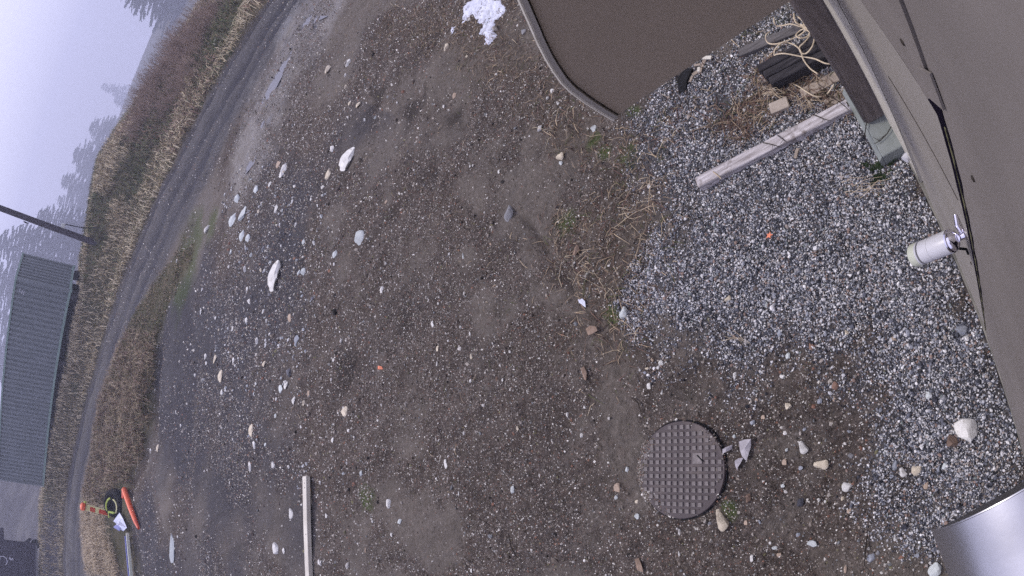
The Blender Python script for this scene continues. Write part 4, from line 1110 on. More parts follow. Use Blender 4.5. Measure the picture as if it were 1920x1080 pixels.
scrap('dry_leaf', [(1081, 466), (1088, 460), (1090, 470), (1084, 482), (1080, 478)], M_LEAF, 'narrow brown leaf beside the straw on the brown strip', 'leaf', 0.02, 8)
sp = gp(1446, 444)
mb = MB(); rn = random.Random(4); pts = []
for k in range(10):
    rr = (0.026 if k % 2 == 0 else 0.011) * rn.uniform(.85, 1.15); an = 2 * PI * k / 10
    pts.append(sp + np.array([rr * math.cos(an), rr * math.sin(an), 0.03 + rn.uniform(-.003, .004)]))
mb.prism(pts, (0, 0, 0.003))
tag(mb.build('maple_leaf', M_OLEAF, origin=tuple(sp)), 'small bright orange star shaped leaf on the gravel', 'leaf')
scrap('orange_scrap', [(710, 686), (715, 687), (716, 692), (711, 693)], M_OLEAF, 'tiny orange scrap in the middle of the yard', 'scrap', 0.01, 9)

# ------------------------------------------------------------------ stones that can be picked out one by one
def rock_mesh(name, seed, mat, cuts=9):
    rn = np.random.default_rng(seed)
    import bmesh
    bm = bmesh.new(); bmesh.ops.create_icosphere(bm, subdivisions=3, radius=1.0)
    pl = []
    for _ in range(cuts):
        d = rn.normal(size=3); d /= np.linalg.norm(d); pl.append((d, rn.uniform(0.45, 0.86)))
    for v in bm.verts:
        p = np.array(v.co)
        for d, k in pl:
            h = p @ d
            if h > k: p = p - d * (h - k) * 0.97
        nz = 0.07 * math.sin(p[0] * 5 + seed) * math.sin(p[1] * 4 + seed * 2) + 0.035 * math.sin(p[2] * 9 + p[0] * 7) + 0.025 * math.sin(p[1] * 15 + p[2] * 11 + seed)
        v.co = Vector(p * (1 + nz))
    me = bpy.data.meshes.new(name); bm.to_mesh(me); bm.free()
    me.materials.append(mat)
    me.polygons.foreach_set('use_smooth', [True] * len(me.polygons))
    try: me.set_sharp_from_angle(angle=math.radians(28))
    except Exception: pass
    return me
def stone_mat(nm, c0, c1, d):
    return mottled('stone_' + nm, c0, c1, 1.6, 0.75, 0.3, 0.5, 0.01, rnd=0.25, dirt=(d, 2.2, 0.56, 0.74))
SM = dict(white=stone_mat('white', (0.52, 0.51, 0.48), (0.72, 0.71, 0.67), (0.34, 0.32, 0.28)),
          cream=stone_mat('cream', (0.47, 0.41, 0.31), (0.66, 0.59, 0.47), (0.34, 0.28, 0.21)),
          pale=stone_mat('pale', (0.42, 0.45, 0.44), (0.60, 0.63, 0.62), (0.26, 0.27, 0.27)),
          blue=stone_mat('blue', (0.22, 0.235, 0.265), (0.36, 0.38, 0.415), (0.17, 0.18, 0.22)),
          grey=stone_mat('grey', (0.17, 0.17, 0.18), (0.30, 0.30, 0.31), (0.10, 0.10, 0.10)),
          tan=stone_mat('tan', (0.34, 0.26, 0.195), (0.50, 0.40, 0.315), (0.25, 0.17, 0.12)),
          brown=stone_mat('brown', (0.13, 0.09, 0.07), (0.22, 0.155, 0.12), (0.08, 0.06, 0.05)),
          dark=stone_mat('dark', (0.035, 0.036, 0.045), (0.075, 0.075, 0.09), (0.03, 0.03, 0.03)),
          rust=stone_mat('rust', (0.19, 0.115, 0.085), (0.29, 0.19, 0.145), (0.2, 0.1, 0.07)))
ROCKS = {}
def rock(k, c):
    if (k, c) not in ROCKS: ROCKS[(k, c)] = rock_mesh('stone', 11 + k * 7 + len(c), SM[c], 8 + k)
    return ROCKS[(k, c)]
LAND = [('the long white slab', 650, 297), ('the big white slab', 512, 515), ('the manhole cover', 1281, 880), ('the white plank', 577, 985), ('the hood corner', 1155, 218),
        ('the long timber', 1440, 270), ('the silver hood', 1830, 1000), ('the dark grey rock', 955, 400), ('the bright white scrap', 1094, 568), ('the puddles', 510, 160),
        ('the snow patch', 905, 60), ('the orange leaf', 1447, 443), ('the wall fitting', 1750, 465), ('the orange tube', 252, 955), ('the largest boulder', 1812, 803)]
CW_ = dict(white='white', cream='cream coloured', pale='pale greenish grey', blue='bluish grey', grey='grey', tan='tan', brown='brown', dark='dark', rust='rusty orange')
def where(px, py):
    nm, lx, ly = min(LAND, key=lambda l: math.hypot(l[1] - px, (l[2] - py) * 1.0))
    dx, dy = px - lx, py - ly
    w = ('below ' if dy > 0 else 'above ') if abs(dy) > abs(dx) else ('right of ' if dx > 0 else 'left of ')
    far = math.hypot(dx, dy)
    return ('close ' if far < 70 else ('well ' if far > 190 else '')) + w + nm
SR = random.Random(77)
def stone(px, py, w, h, c='white', label=None, flat=None):
    """w, h: size in photo pixels across and up-down"""
    p = march(px, py); dist = math.sqrt(p[0] ** 2 + p[1] ** 2 + CAM_H ** 2)
    sc = dist / F_PX
    el = math.asin(min(1, CAM_H / dist))
    big, small = max(w, h) * sc / 2, min(w, h) * sc / 2
    D = math.hypot(p[0], p[1])
    tg = np.array([p[1], -p[0]]) / D
    if D > 6:     # far stones: foreshortened across the line of sight
        a = h * sc / 2; b = min(a * 0.95, max(w * sc / 2 / max(math.sin(el), 0.35), a * 0.5)); c_ = max(w * sc / 2 * 0.75, b * 0.3)
        ang = math.atan2(tg[1], tg[0]) + SR.uniform(-.2, .2)
    else:
        a, b = big, small; c_ = b * (flat or SR.uniform(0.62, 0.85))
        q1, q2 = (at(px, py - 8), at(px, py + 8)) if h >= w else (at(px - 8, py), at(px + 8, py))
        dv = (q2 - q1)[:2]; ang = math.atan2(dv[1], dv[0]) + SR.uniform(-.35, .35)
    o = bpy.data.objects.new('stone' if max(w, h) < 22 else 'rock', rock(SR.randrange(5), c))
    COL.objects.link(o)
    o.scale = (a * 1.06, b * 1.06, c_ * 1.05)
    o.rotation_euler = (SR.uniform(-.15, .15), SR.uniform(-.15, .15), ang)
    o.location = (p[0], p[1], gz(p[0], p[1]) + c_ * 0.24)
    if label is None:
        sz = max(w, h)
        adj = 'tiny' if sz < 9 else ('small' if sz < 13 else ('middling' if sz < 19 else 'large'))
        shp = 'long ' if max(w, h) > 1.9 * min(w, h) else ('rounded ' if max(w, h) < 1.2 * min(w, h) else '')
        label = '%s %s%s stone %s' % (adj, shp, CW_[c], where(px, py))
        tag(o, label, 'stone', 'stones strewn over the yard')
    else:
        tag(o, label, 'rock')
    return o
NOTED = [
 (513, 516, 24, 60, 'white', 'big bright white slab lying flat left of the middle of the yard'),
 (650, 297, 26, 50, 'white', 'long leaning white slab on the upper part of the yard'),
 (533, 320, 15, 30, 'white', 'long white stone above the cobble scatter'),
 (457, 402, 14, 38, 'pale', 'longest pale cobble at the head of the cobble scatter'),
 (438, 413, 15, 26, 'pale', 'pale oval cobble left of the longest cobble'),
 (387, 429, 14, 17, 'white', 'white rock with a dark side on the green tuft near the track'),
 (955, 401, 24, 33, 'grey', 'angular dark grey rock alone in the middle of the yard'),
 (676, 449, 17, 32, 'pale', 'pointed pale sliver of rock right of the big white slab'),
 (1170, 587, 20, 24, 'pale', 'speckled grey white rock at the foot of the brown strip'),
 (1812, 802, 46, 47, 'white', 'largest white boulder, split by a dark vein, on the gravel near the wall'),
 (1786, 828, 30, 30, 'brown', 'mossy brown rock tucked against the largest white boulder'),
 (1507, 838, 22, 24, 'white', 'round bluish white stone like a ball between the manhole and the gravel'),
 (1540, 870, 29, 23, 'cream', 'lumpy cream rock below the round white stone'),
 (1587, 911, 22, 20, 'white', 'two faced white stone below the lumpy cream rock'),
 (1695, 884, 17, 17, 'white', 'white stone in the middle of the row of three left of the boulder'),
 (1719, 880, 24, 20, 'cream', 'cream stone at the right end of the row of three'),
 (1679, 869, 13, 24, 'blue', 'bluish grey stone at the left end of the row of three'),
 (1357, 973, 27, 42, 'cream', 'knobbly pale rock just below the manhole cover'),
 (1804, 622, 23, 21, 'blue', 'smooth bluish grey stone on the gravel close to the wall'),
 (1054, 295, 20, 18, 'cream', 'tan cream rock left of the mossy patch'),
 (1016, 244, 12, 15, 'white', 'white stone left of the hood corner on bare soil'),
 (1752, 1068, 25, 28, 'pale', 'pale rock against the silver hood at the bottom edge'),
 (647, 772, 13, 32, 'cream', 'long cream stone standing out below the middle of the yard'),
 (733, 943, 14, 21, 'white', 'white two sided stone between the plank and the manhole cover'),
 (475, 807, 9, 24, 'cream', 'thin cream stone above the white plank'),
 (325, 1025, 7, 62, 'pale', 'very long thin pale strip of stone near the ladder'),
 (519, 1030, 18, 24, 'white', 'broken white rock left of the white plank'),
 (615, 130, 13, 18, 'cream', 'cream stone with a dark side near the long puddle'),
 (654, 119, 9, 16, 'white', 'white stone at the top right of the long puddle'),
 (837, 89, 10, 15, 'cream', 'cream stone left of the snow patch'),
 (405, 84, 8, 18, 'white', 'white stone on the bank beyond the track'),
 (979, 58, 12, 13, 'grey', 'grey stone below the rim of the hood at the top'),
 (1480, 762, 17, 18, 'cream', 'cream stone right of the manhole cover towards the gravel'),
 (1093, 817, 10, 13, 'white', 'square white chip left of the manhole cover'),
 (415, 705, 10, 23, 'cream', 'long white stone below the dark verge edge'),
 (612, 328, 12, 23, 'cream', 'speckled cream stone between the two white slabs'),
]
for r_ in NOTED: stone(*r_)
SMALL = """447 375 13 18 pale|482 358 12 15 pale|455 443 12 20 pale|468 449 11 17 pale|433 473 7 12 pale|518 393 9 20 white|493 383 7 7 white|460 505 10 12 white|555 510 8 13 pale|566 510 10 16 pale
468 565 7 15 white|465 545 6 13 white|379 543 4 8 white|377 585 4 10 white|461 600 5 17 white|542 598 7 20 tan|557 637 8 20 blue|483 640 10 13 white|403 673 7 17 cream|498 682 8 12 cream
333 490 5 8 white|405 597 5 8 white|492 583 5 10 white|500 602 5 8 white|435 617 3 13 white|437 677 4 13 white|385 670 4 13 white|388 682 5 8 white|365 703 5 9 white|358 646 3 5 white
623 673 5 10 white|633 478 10 15 pale|630 497 5 7 white|473 478 7 10 pale|547 378 6 10 white|563 453 7 12 pale|523 420 5 8 white|535 717 10 13 white|580 373 5 8 white|595 385 5 8 white
482 353 10 13 white|623 278 8 17 white|552 350 7 13 white|523 308 8 15 tan|508 345 6 13 white|550 420 6 10 white|649 142 7 7 white|649 163 7 8 cream|655 193 6 9 cream|669 195 8 13 cream|676 221 8 8 white|696 217 6 8 pale
732 87 4 4 white|932 140 8 7 white|1033 169 13 15 white|1027 185 8 8 white|1046 193 8 9 white|1098 239 7 15 white|1112 241 15 14 pale|1053 307 10 9 pale|938 323 7 8 white|886 313 5 6 white|741 191 5 5 white|853 180 7 13 tan|877 107 4 7 cream
718 543 6 15 white|814 608 8 13 white|862 613 7 10 white|880 625 5 11 white|821 654 8 12 cream|821 682 5 9 white|883 668 8 10 cream|872 550 5 8 white|845 478 7 7 white|872 480 5 14 pale|921 458 6 8 tan|728 380 6 8 tan|825 570 5 5 white
841 639 5 5 white|939 685 5 5 white|931 710 7 12 brown|883 715 8 8 white|945 713 5 7 white|1243 682 12 12 white|1237 690 8 7 white|1218 692 8 7 cream|1204 694 6 6 white|1227 698 5 5 white|1226 675 9 9 tan|1189 669 4 4 white|1067 676 4 4 white|1266 663 6 6 white|1087 430 7 12 brown
1366 561 15 13 cream|1582 559 14 11 grey|1463 626 12 15 blue|1590 626 12 12 cream|1677 635 12 9 tan|1523 648 15 16 rust|1478 667 9 14 pale|1378 705 11 14 white|1466 705 12 9 white|1369 666 6 6 white|1533 634 7 7 white|1438 572 8 11 pale|1568 724 15 15 rust
683 887 11 11 pale|754 977 10 12 pale|840 870 9 19 white|977 803 7 10 cream|1063 777 7 11 white|1098 764 9 7 white|874 812 5 8 white|651 868 7 6 white|647 888 7 6 pale|739 1003 8 8 white|886 1070 6 9 white|703 978 5 9 white|963 917 12 17 pale|1160 915 16 19 tan|1156 932 7 11 pale|1220 725 11 13 white|1247 736 6 9 white|1178 880 10 10 pale|1196 940 9 8 cream|1275 997 6 12 white|1275 1037 6 9 white|998 1031 7 8 white|690 1030 4 14 tan|864 923 4 12 white|1198 968 14 11 pale
1738 909 13 13 tan|1772 874 12 12 pale|1539 752 11 11 blue|1742 740 15 16 pale|1770 745 14 14 grey|1753 750 13 12 dark|1406 935 16 19 brown|1501 941 14 19 dark|1594 856 12 11 grey|1473 867 11 13 tan|1502 877 9 10 blue|1477 843 7 7 pale|1522 1020 24 12 pale|1413 1046 8 14 white|1450 1028 14 8 pale|1462 1040 11 10 tan|1634 1043 16 19 blue|1680 1007 9 12 white|1720 1040 12 9 blue|1495 1003 9 10 blue|1535 938 8 8 white|1547 941 6 6 white|1592 957 9 11 tan|1581 935 9 9 cream|1469 910 8 9 pale|1592 809 9 8 blue|1696 987 14 12 dark|1647 1035 8 8 grey|1587 1066 6 16 tan|1510 805 7 7 blue|1673 892 9 9 blue|1445 1018 6 6 white|1414 792 10 10 blue|1426 977 5 10 blue|1333 980 8 8 grey|1401 980 8 10 tan|1378 818 7 7 pale|1420 750 6 6 tan|1566 750 9 8 tan|1435 783 9 9 tan
470 875 5 17 white|511 873 8 14 white|538 875 6 10 white|541 965 7 22 white|569 755 9 11 cream|549 750 8 15 white|536 722 7 15 white|527 730 8 20 pale|516 780 6 10 pale|417 735 6 12 white|298 840 7 14 cream|279 846 5 10 white|263 806 6 12 pale|338 799 4 8 white|331 773 3 6 white|612 968 5 10 white|606 1053 5 6 white|534 1032 5 16 white|336 1007 4 6 white|480 835 6 14 white|497 834 5 9 pale|577 738 5 11 tan|518 748 4 8 white|625 825 6 10 white|427 733 4 7 white|560 800 5 8 white|600 905 5 7 white|433 905 4 6 white"""
for line in SMALL.replace('\n', '|').split('|'):
    a_ = line.split(); stone(int(a_[0]), int(a_[1]), int(a_[2]), int(a_[3]), a_[4])

from collections import defaultdict
_by = defaultdict(list)
for o in S.objects:
    if o.get('group') == 'stones strewn over the yard': _by[o['label']].append(o)
for lb_, os_ in _by.items():
    if len(os_) < 2: continue
    qs = [RC.T @ np.array(o.location - Vector((0, 0, CAM_H))) for o in os_]
    us = [math.atan2(q[0], q[2]) for q in qs]; vs_ = [math.atan2(q[1], q[2]) for q in qs]
    hz_ = (max(us) - min(us)) > (max(vs_) - min(vs_))
    od_ = sorted(range(len(os_)), key=lambda i: (us if hz_ else vs_)[i])
    for r_, i in enumerate(od_):
        n_ = len(od_)
        w_ = ('leftmost' if hz_ else 'highest') if r_ == 0 else (('rightmost' if hz_ else 'lowest') if r_ == n_ - 1 else ('middle one' if n_ == 3 else ('second', 'third', 'fourth')[min(r_ - 1, 2)] + (' from left' if hz_ else ' from top')))
        os_[i]['label'] = lb_ + ', ' + w_ + ' of ' + ('two', 'three', 'four', 'five', 'six')[min(n_ - 2, 4)]
# ------------------------------------------------------------------ scattered grit, gravel and pebbles (geometry nodes)
def scatter_tree(name, mat):
    ng = bpy.data.node_groups.new(name, 'GeometryNodeTree')
    ng.interface.new_socket('Geometry', in_out='INPUT', socket_type='NodeSocketGeometry')
    ng.interface.new_socket('Geometry', in_out='OUTPUT', socket_type='NodeSocketGeometry')
    L = ng.links; nn = ng.nodes
    gi, go = nn.new('NodeGroupInput'), nn.new('NodeGroupOutput')
    join = nn.new('GeometryNodeGeometryToInstance')
    for k in range(4):
        ico = nn.new('GeometryNodeMeshIcoSphere'); ico.inputs['Radius'].default_value = 1.0; ico.inputs['Subdivisions'].default_value = 2
        sp_ = nn.new('GeometryNodeSetPosition')
        nz = nn.new('ShaderNodeTexNoise'); nz.noise_dimensions = '4D'; nz.inputs['W'].default_value = 3.7 * k + 1; nz.inputs['Scale'].default_value = 0.9; nz.inputs['Detail'].default_value = 2
        sub = nn.new('ShaderNodeVectorMath'); sub.operation = 'SUBTRACT'; sub.inputs[1].default_value = (0.5, 0.5, 0.5)
        sc = nn.new('ShaderNodeVectorMath'); sc.operation = 'SCALE'; sc.inputs['Scale'].default_value = 1.7
        L.new(nz.outputs['Color'], sub.inputs[0]); L.new(sub.outputs[0], sc.inputs[0]); L.new(sc.outputs[0], sp_.inputs['Offset'])
        L.new(ico.outputs[0], sp_.inputs['Geometry'])
        sm = nn.new('GeometryNodeSetMaterial'); sm.inputs['Material'].default_value = mat
        L.new(sp_.outputs[0], sm.inputs[0]); L.new(sm.outputs[0], join.inputs[0])
    iop = nn.new('GeometryNodeInstanceOnPoints'); iop.inputs['Pick Instance'].default_value = True
    L.new(gi.outputs[0], iop.inputs['Points']); L.new(join.outputs[0], iop.inputs['Instance'])
    def na(nm, t):
        n = nn.new('GeometryNodeInputNamedAttribute'); n.data_type = t; n.inputs[0].default_value = nm; return n.outputs[0]
    L.new(na('pick', 'INT'), iop.inputs['Instance Index'])
    L.new(na('sca', 'FLOAT_VECTOR'), iop.inputs['Scale'])
    er = nn.new('FunctionNodeEulerToRotation'); L.new(na('rot', 'FLOAT_VECTOR'), er.inputs[0]); L.new(er.outputs[0], iop.inputs['Rotation'])
    L.new(iop.outputs[0], go.inputs[0])
    return ng
NG = scatter_tree('scatter_pebbles', M_PEB)
def scatter(name, X, Y, size, cols, seed, sink=0.25, flat=(0.55, 0.9), g=None):
    rn = np.random.default_rng(seed); n = len(X)
    Z = height(X, Y, g)
    sca = np.stack([size * rn.uniform(.8, 1.25, n), size * rn.uniform(.7, 1.05, n), size * rn.uniform(*flat, n)], 1)
    rot = np.stack([rn.uniform(-.5, .5, n), rn.uniform(-.5, .5, n), rn.uniform(0, 6.28, n)], 1)
    P_ = np.stack([X, Y, Z + sca[:, 2] * (1 - 2 * sink)], 1).astype(np.float32)
    me = bpy.data.meshes.new(name)
    me.vertices.add(n); me.vertices.foreach_set('co', P_.ravel())
    for nm, a in (('sca', sca), ('rot', rot), ('col', cols)):
        t = me.attributes.new(nm, 'FLOAT_VECTOR', 'POINT'); t.data.foreach_set('vector', a.astype(np.float32).ravel())
    t = me.attributes.new('pick', 'INT', 'POINT'); t.data.foreach_set('value', rn.integers(0, 4, n).astype(np.int32))
    me.update()
    o = bpy.data.objects.new(name, me); COL.objects.link(o)
    md = o.modifiers.new('scatter', 'NODES'); md.node_group = NG
    return tag(o, kind='stuff')
def chips(name, X, Y, size, cols, seed, g=None, zs=None):
    """four-sided stone chips, real geometry in one mesh"""
    rn = np.random.default_rng(seed); n = len(X)
    Z = height(X, Y, g) if zs is None else zs
    a0 = rn.uniform(0, 2 * PI, n); V = np.zeros((n, 5, 3))
    for k in range(4):
        a = a0 + k * PI / 2 + rn.uniform(-.45, .45, n); r = size * rn.uniform(.7, 1.35, n)
        V[:, k, 0], V[:, k, 1], V[:, k, 2] = X + np.cos(a) * r, Y + np.sin(a) * r, Z - size * 0.35
    V[:, 4, 0], V[:, 4, 1], V[:, 4, 2] = X + rn.uniform(-.5, .5, n) * size, Y + rn.uniform(-.5, .5, n) * size, Z + size * rn.uniform(.45, 1.0, n)
    b = np.arange(n)[:, None] * 5
    F = np.vstack([b + np.array(f) for f in ((0, 1, 4), (1, 2, 4), (2, 3, 4), (3, 0, 4))])
    return tag(np_mesh(name, V.reshape(-1, 3), F, M_CHIP, cattrs=dict(col=np.repeat(cols, 5, 0))), kind='stuff')
PAL_G = np.array([[.62, .61, .61], [.45, .45, .46], [.76, .75, .73], [.24, .25, .28], [.12, .125, .15], [.06, .063, .075], [.025, .026, .032], [.34, .30, .27], [.26, .19, .16], [.20, .23, .22]])
PW_G = np.array([.10, .16, .035, .17, .18, .14, .085, .07, .05, .01])
PAL_D = np.array([[.15, .125, .105], [.11, .09, .08], [.07, .058, .05], [.23, .20, .175], [.33, .30, .27], [.48, .46, .43], [.66, .64, .60], [.17, .175, .18], [.20, .11, .08], [.03, .027, .025], [.15, .14, .08]])
PW_D = np.array([.15, .15, .15, .13, .10, .075, .04, .07, .06, .08, .03])
def pick_cols(rn, pal, w, n):
    c = pal[rn.choice(len(pal), n, p=w / w.sum())]
    return c * rn.uniform(.8, 1.2, (n, 1))
rn = np.random.default_rng(8)
# gravel bed along the wall
lo, hi = P_GRAVEL.min(0) - 0.5, P_GRAVEL.max(0) + 0.5
n = int((hi - lo).prod() * 26000)
X, Y = rn.uniform(lo[0], hi[0], n), rn.uniform(lo[1], hi[1], n)
off = X * WN[0] + Y * WN[1] - WD
g_ = masks(X, Y)
dens = g_['gravel'] * (1 - 0.85 * np.maximum(g_['litter'], 0.45) * sstep(0.48, 0.60, fbm(X * 2.2, Y * 2.2, 4, 91)))
inman = np.hypot(X - mc[0], Y - mc[1]) < MR + 0.01
keep = (rn.uniform(size=n) < dens) & (off > 0.012) & ~inman
X, Y = X[keep], Y[keep]; g_ = {k: v[keep] for k, v in g_.items()}
sz = 0.0041 * np.exp(rn.normal(0, 0.36, len(X)))
scatter('gravel', X, Y, sz, pick_cols(rn, PAL_G, PW_G, len(X)), 1, sink=0.1, g=g_)
# grit on the yard, thinning with distance
def yard(name, n, r0, r1, az0, az1, s0, spread, seed, thr, pal=PAL_D, w=PW_D, sc=0.9, base=0.10):
    rn = np.random.default_rng(seed)
    r = np.sqrt(rn.uniform(r0 * r0, r1 * r1, n)); a = np.radians(rn.uniform(az0, az1, n))
    X, Y = r * np.sin(a), r * np.cos(a)
    g = masks(X, Y)
    pr = gritty(X, Y) * (1 - base) + base
    pr = pr * (1 - 0.9 * g['gravel']) * (1 - g['puddle']) * (1 - 0.9 * g['bank']) * (1 - sstep(-0.1, 0.3, g['verge'])) * (1 - 0.55 * g['track'])
    k = (rn.uniform(size=n) < pr) & (X * WN[0] + Y * WN[1] - WD > 0.02) & (np.hypot(X - mc[0], Y - mc[1]) > MR + 0.012)
    X, Y = X[k], Y[k]; g = {q: v[k] for q, v in g.items()}
    sz = s0 * np.exp(rn.normal(0, spread, len(X)))
    cc_ = pick_cols(rn, pal, w, len(X))
    if name == 'grit': chips(name, X, Y, sz, cc_, seed + 1, g)
    else: scatter(name, X, Y, sz, cc_, seed + 1, sink=0.3, g=g)
yard('grit', 330000, 0.2, 6.0, -60, 75, 0.0046, 0.42, 200, 0.48, sc=1.3, base=0.10)
yard('loose_pebbles', 2600, 0.2, 6.5, -60, 75, 0.0090, 0.35, 210, 0.48, sc=1.3)
yard('grit', 190000, 6.0, 13, -45, 32, 0.0078, 0.42, 220, 0.49, base=0.12)
yard('loose_pebbles', 1800, 6, 15, -45, 30, 0.014, 0.38, 230, 0.50)
yard('grit', 80000, 13, 27, -42, 22, 0.013, 0.40, 240, 0.49, sc=0.5, base=0.15)
rn = np.random.default_rng(290); n = 5200
rr = MR - 0.075 * rn.uniform(0, 1, n) ** 2.2 + 0.02 * rn.uniform(0, 1, n); aa = rn.uniform(0, 2 * PI, n)
X, Y = mc[0] + rr * np.cos(aa), mc[1] + rr * np.sin(aa)
side = ((X - mc[0]) * -mx[0] + (Y - mc[1]) * -mx[1]) / rr
k = rn.uniform(size=n) < (0.10 + 0.9 * sstep(-0.1, 0.8, side)) * sstep(0.40, 0.58, fbm(X * 9, Y * 9, 3, 291))
X, Y = X[k], Y[k]
chips('grit', X, Y, 0.0045 * np.exp(rn.normal(0, .4, len(X))), pick_cols(rn, PAL_D, PW_D, len(X)), 292, zs=np.full(len(X), MZ + 0.001))
PB = poly_world([(410, 370), (470, 320), (560, 330), (600, 420), (590, 560), (560, 720), (580, 860), (480, 900), (450, 760), (380, 720), (390, 600), (470, 540), (430, 460)], 80)
rn = np.random.default_rng(255)
lo, hi = PB.min(0) - 0.6, PB.max(0) + 0.6; n = 9000
X, Y = rn.uniform(lo[0], hi[0], n), rn.uniform(lo[1], hi[1], n)
k = rn.uniform(size=n) < 0.55 * sstep(-0.5, 0.5, sdist(PB, X, Y) + 2.4 * (fbm(X * 1.3, Y * 1.3, 3, 256) - 0.55)) * sstep(0.42, 0.62, fbm(X * 2.2, Y * 2.2, 3, 257))
X, Y = X[k], Y[k]
PAL_P = np.array([[.62, .62, .60], [.48, .50, .50], [.36, .38, .40], [.54, .48, .38], [.22, .22, .24], [.10, .10, .11]])
scatter('loose_pebbles', X, Y, 0.012 * np.exp(rn.normal(0, .42, len(X))), pick_cols(rn, PAL_P, np.array([.24, .22, .18, .12, .14, .10]), len(X)), 258, sink=0.3)
# rear part of the yard in view under the camera
rn = np.random.default_rng(260)
n = 30000
X, Y = rn.uniform(-1.5, 1.0, n), rn.uniform(-0.9, 1.2, n)
k = (np.degrees(np.arctan2(X, Y)) < -60) & (X * WN[0] + Y * WN[1] - WD > 0.02) & (np.hypot(X - mc[0], Y - mc[1]) > MR + 0.012)
X, Y = X[k], Y[k]
chips('grit', X, Y, 0.005 * np.exp(rn.normal(0, .45, len(X))), pick_cols(rn, PAL_D, PW_D, len(X)), 261)

# ------------------------------------------------------------------ grass, straw and litter
def blades(name, X, Y, hgt, wid, cols, seed, lean=0.5, mat=None, g=None, bend=0.5, z0=0.0):
    rn = np.random.default_rng(seed); n = len(X)
    Z = height(X, Y, g) + z0
    a = rn.uniform(0, 2 * PI, n); ln_ = np.abs(rn.normal(lean, lean * 0.5, n))
    dx, dy = np.cos(a) * ln_, np.sin(a) * ln_
    px, py = -np.sin(a), np.cos(a)
    P0 = np.stack([X, Y, Z - 0.01], 1)
    up1 = np.stack([dx * hgt * .4, dy * hgt * .4, hgt * 0.62], 1)
    up2 = np.stack([dx * hgt * (1 + bend), dy * hgt * (1 + bend), hgt * np.clip(1.0 - 0.35 * ln_, 0.08, 1)], 1)
    sd = np.stack([px, py, 0 * px], 1) * (wid / 2)[:, None]
    V = np.stack([P0 - sd, P0 + sd, P0 + up1 + sd * .8, P0 + up1 - sd * .8, P0 + up2 + sd * .25, P0 + up2 - sd * .25], 1).reshape(-1, 3)
    b = np.arange(n)[:, None] * 6
    F = np.vstack([b + np.array([0, 1, 2, 3]), b + np.array([3, 2, 4, 5])])
    return tag(np_mesh(name, V, F, mat or M_BLADE, cattrs=dict(col=np.repeat(cols, 6, 0))), kind='stuff')
G_TAN = np.array([[.42, .345, .225], [.60, .52, .36], [.25, .195, .13], [.10, .075, .055], [.14, .15, .075], [.095, .115, .055], [.25, .155, .125]])
# bank grass
rn = np.random.default_rng(300)
n = 150000
a = np.radians(rn.uniform(-42, 24, n)); r = np.sqrt(rn.uniform(16 ** 2, 44 ** 2, n))
X, Y = r * np.sin(a), r * np.cos(a); g_ = masks(X, Y)
dc = np.interp(np.degrees(a), W_K, D_CR)
k = (g_['lane'] > 1.02) & (r < dc + 6)
X, Y, r_, a = X[k], Y[k], r[k], a[k]; g_ = {q: v[k] for q, v in g_.items()}
pt = fbm(X * 0.55, Y * 0.55, 4, 301); pt2 = fbm(X * 0.3, Y * 0.3, 3, 302)
ed = np.exp(-((g_['lane'] - 1.25) / 0.25) ** 2)
idx = np.where(pt > 0.53, rn.choice([0, 1, 2], len(X)), rn.choice([2, 3, 4, 5, 5], len(X)))
idx = np.where((ed > 0.35) & (rn.uniform(size=len(X)) < 0.75), rn.choice([0, 1, 1, 2], len(X)), idx)
red = (np.degrees(a) > 3) & (pt2 > 0.48) & (rn.uniform(size=len(X)) < 0.4)
idx = np.where(red, rn.choice([6, 6, 3, 2], len(X)), idx)
blades('grass', X, Y, rn.uniform(.10, .34, len(X)) * (0.7 + 0.8 * pt), rn.uniform(.012, .034, len(X)), G_TAN[idx] * rn.uniform(.75, 1.2, (len(X), 1)), 303, 0.7, g=g_)
# verge of long dry grass beside the track
lo, hi = P_VERGE.min(0) - 0.5, P_VERGE.max(0) + 0.5
n = 110000
X, Y = rn.uniform(lo[0], hi[0], n), rn.uniform(lo[1], hi[1], n); g_ = masks(X, Y)
k = g_['verge'] + 0.6 * (fbm(X * 2, Y * 2, 3, 310) - 0.5) > 0.02
vn = fbm(X * 3.2, Y * 3.2, 3, 312)
k &= sdist(P_CLEAR, X, Y) < 0
k &= rn.uniform(size=n) < sstep(0.33, 0.52, vn) + 0.12
X, Y = X[k], Y[k]; g_ = {q: v[k] for q, v in g_.items()}
azv = np.degrees(np.arctan2(X, Y))
idx = np.where(azv < -29, rn.choice([0, 1, 1, 1, 2], len(X)), np.where(azv > -13, rn.choice([4, 5, 2, 0, 3], len(X)), rn.choice([0, 1, 2, 3, 0, 3, 6, 4], len(X))))
hv = (0.25 + 0.75 * sstep(-10, -19, azv)) * (0.55 + 0.9 * fbm(X * 1.6, Y * 1.6, 3, 313))
blades('dry_grass', X, Y, rn.uniform(.10, .36, len(X)) * hv, rn.uniform(.008, .020, len(X)), G_TAN[idx] * rn.uniform(.6, 1.2, (len(X), 1)) * (0.84 + 0.16 * sstep(-26, -29.5, azv))[:, None] * np.array([1, .96, .98]), 311, 0.75, g=g_)
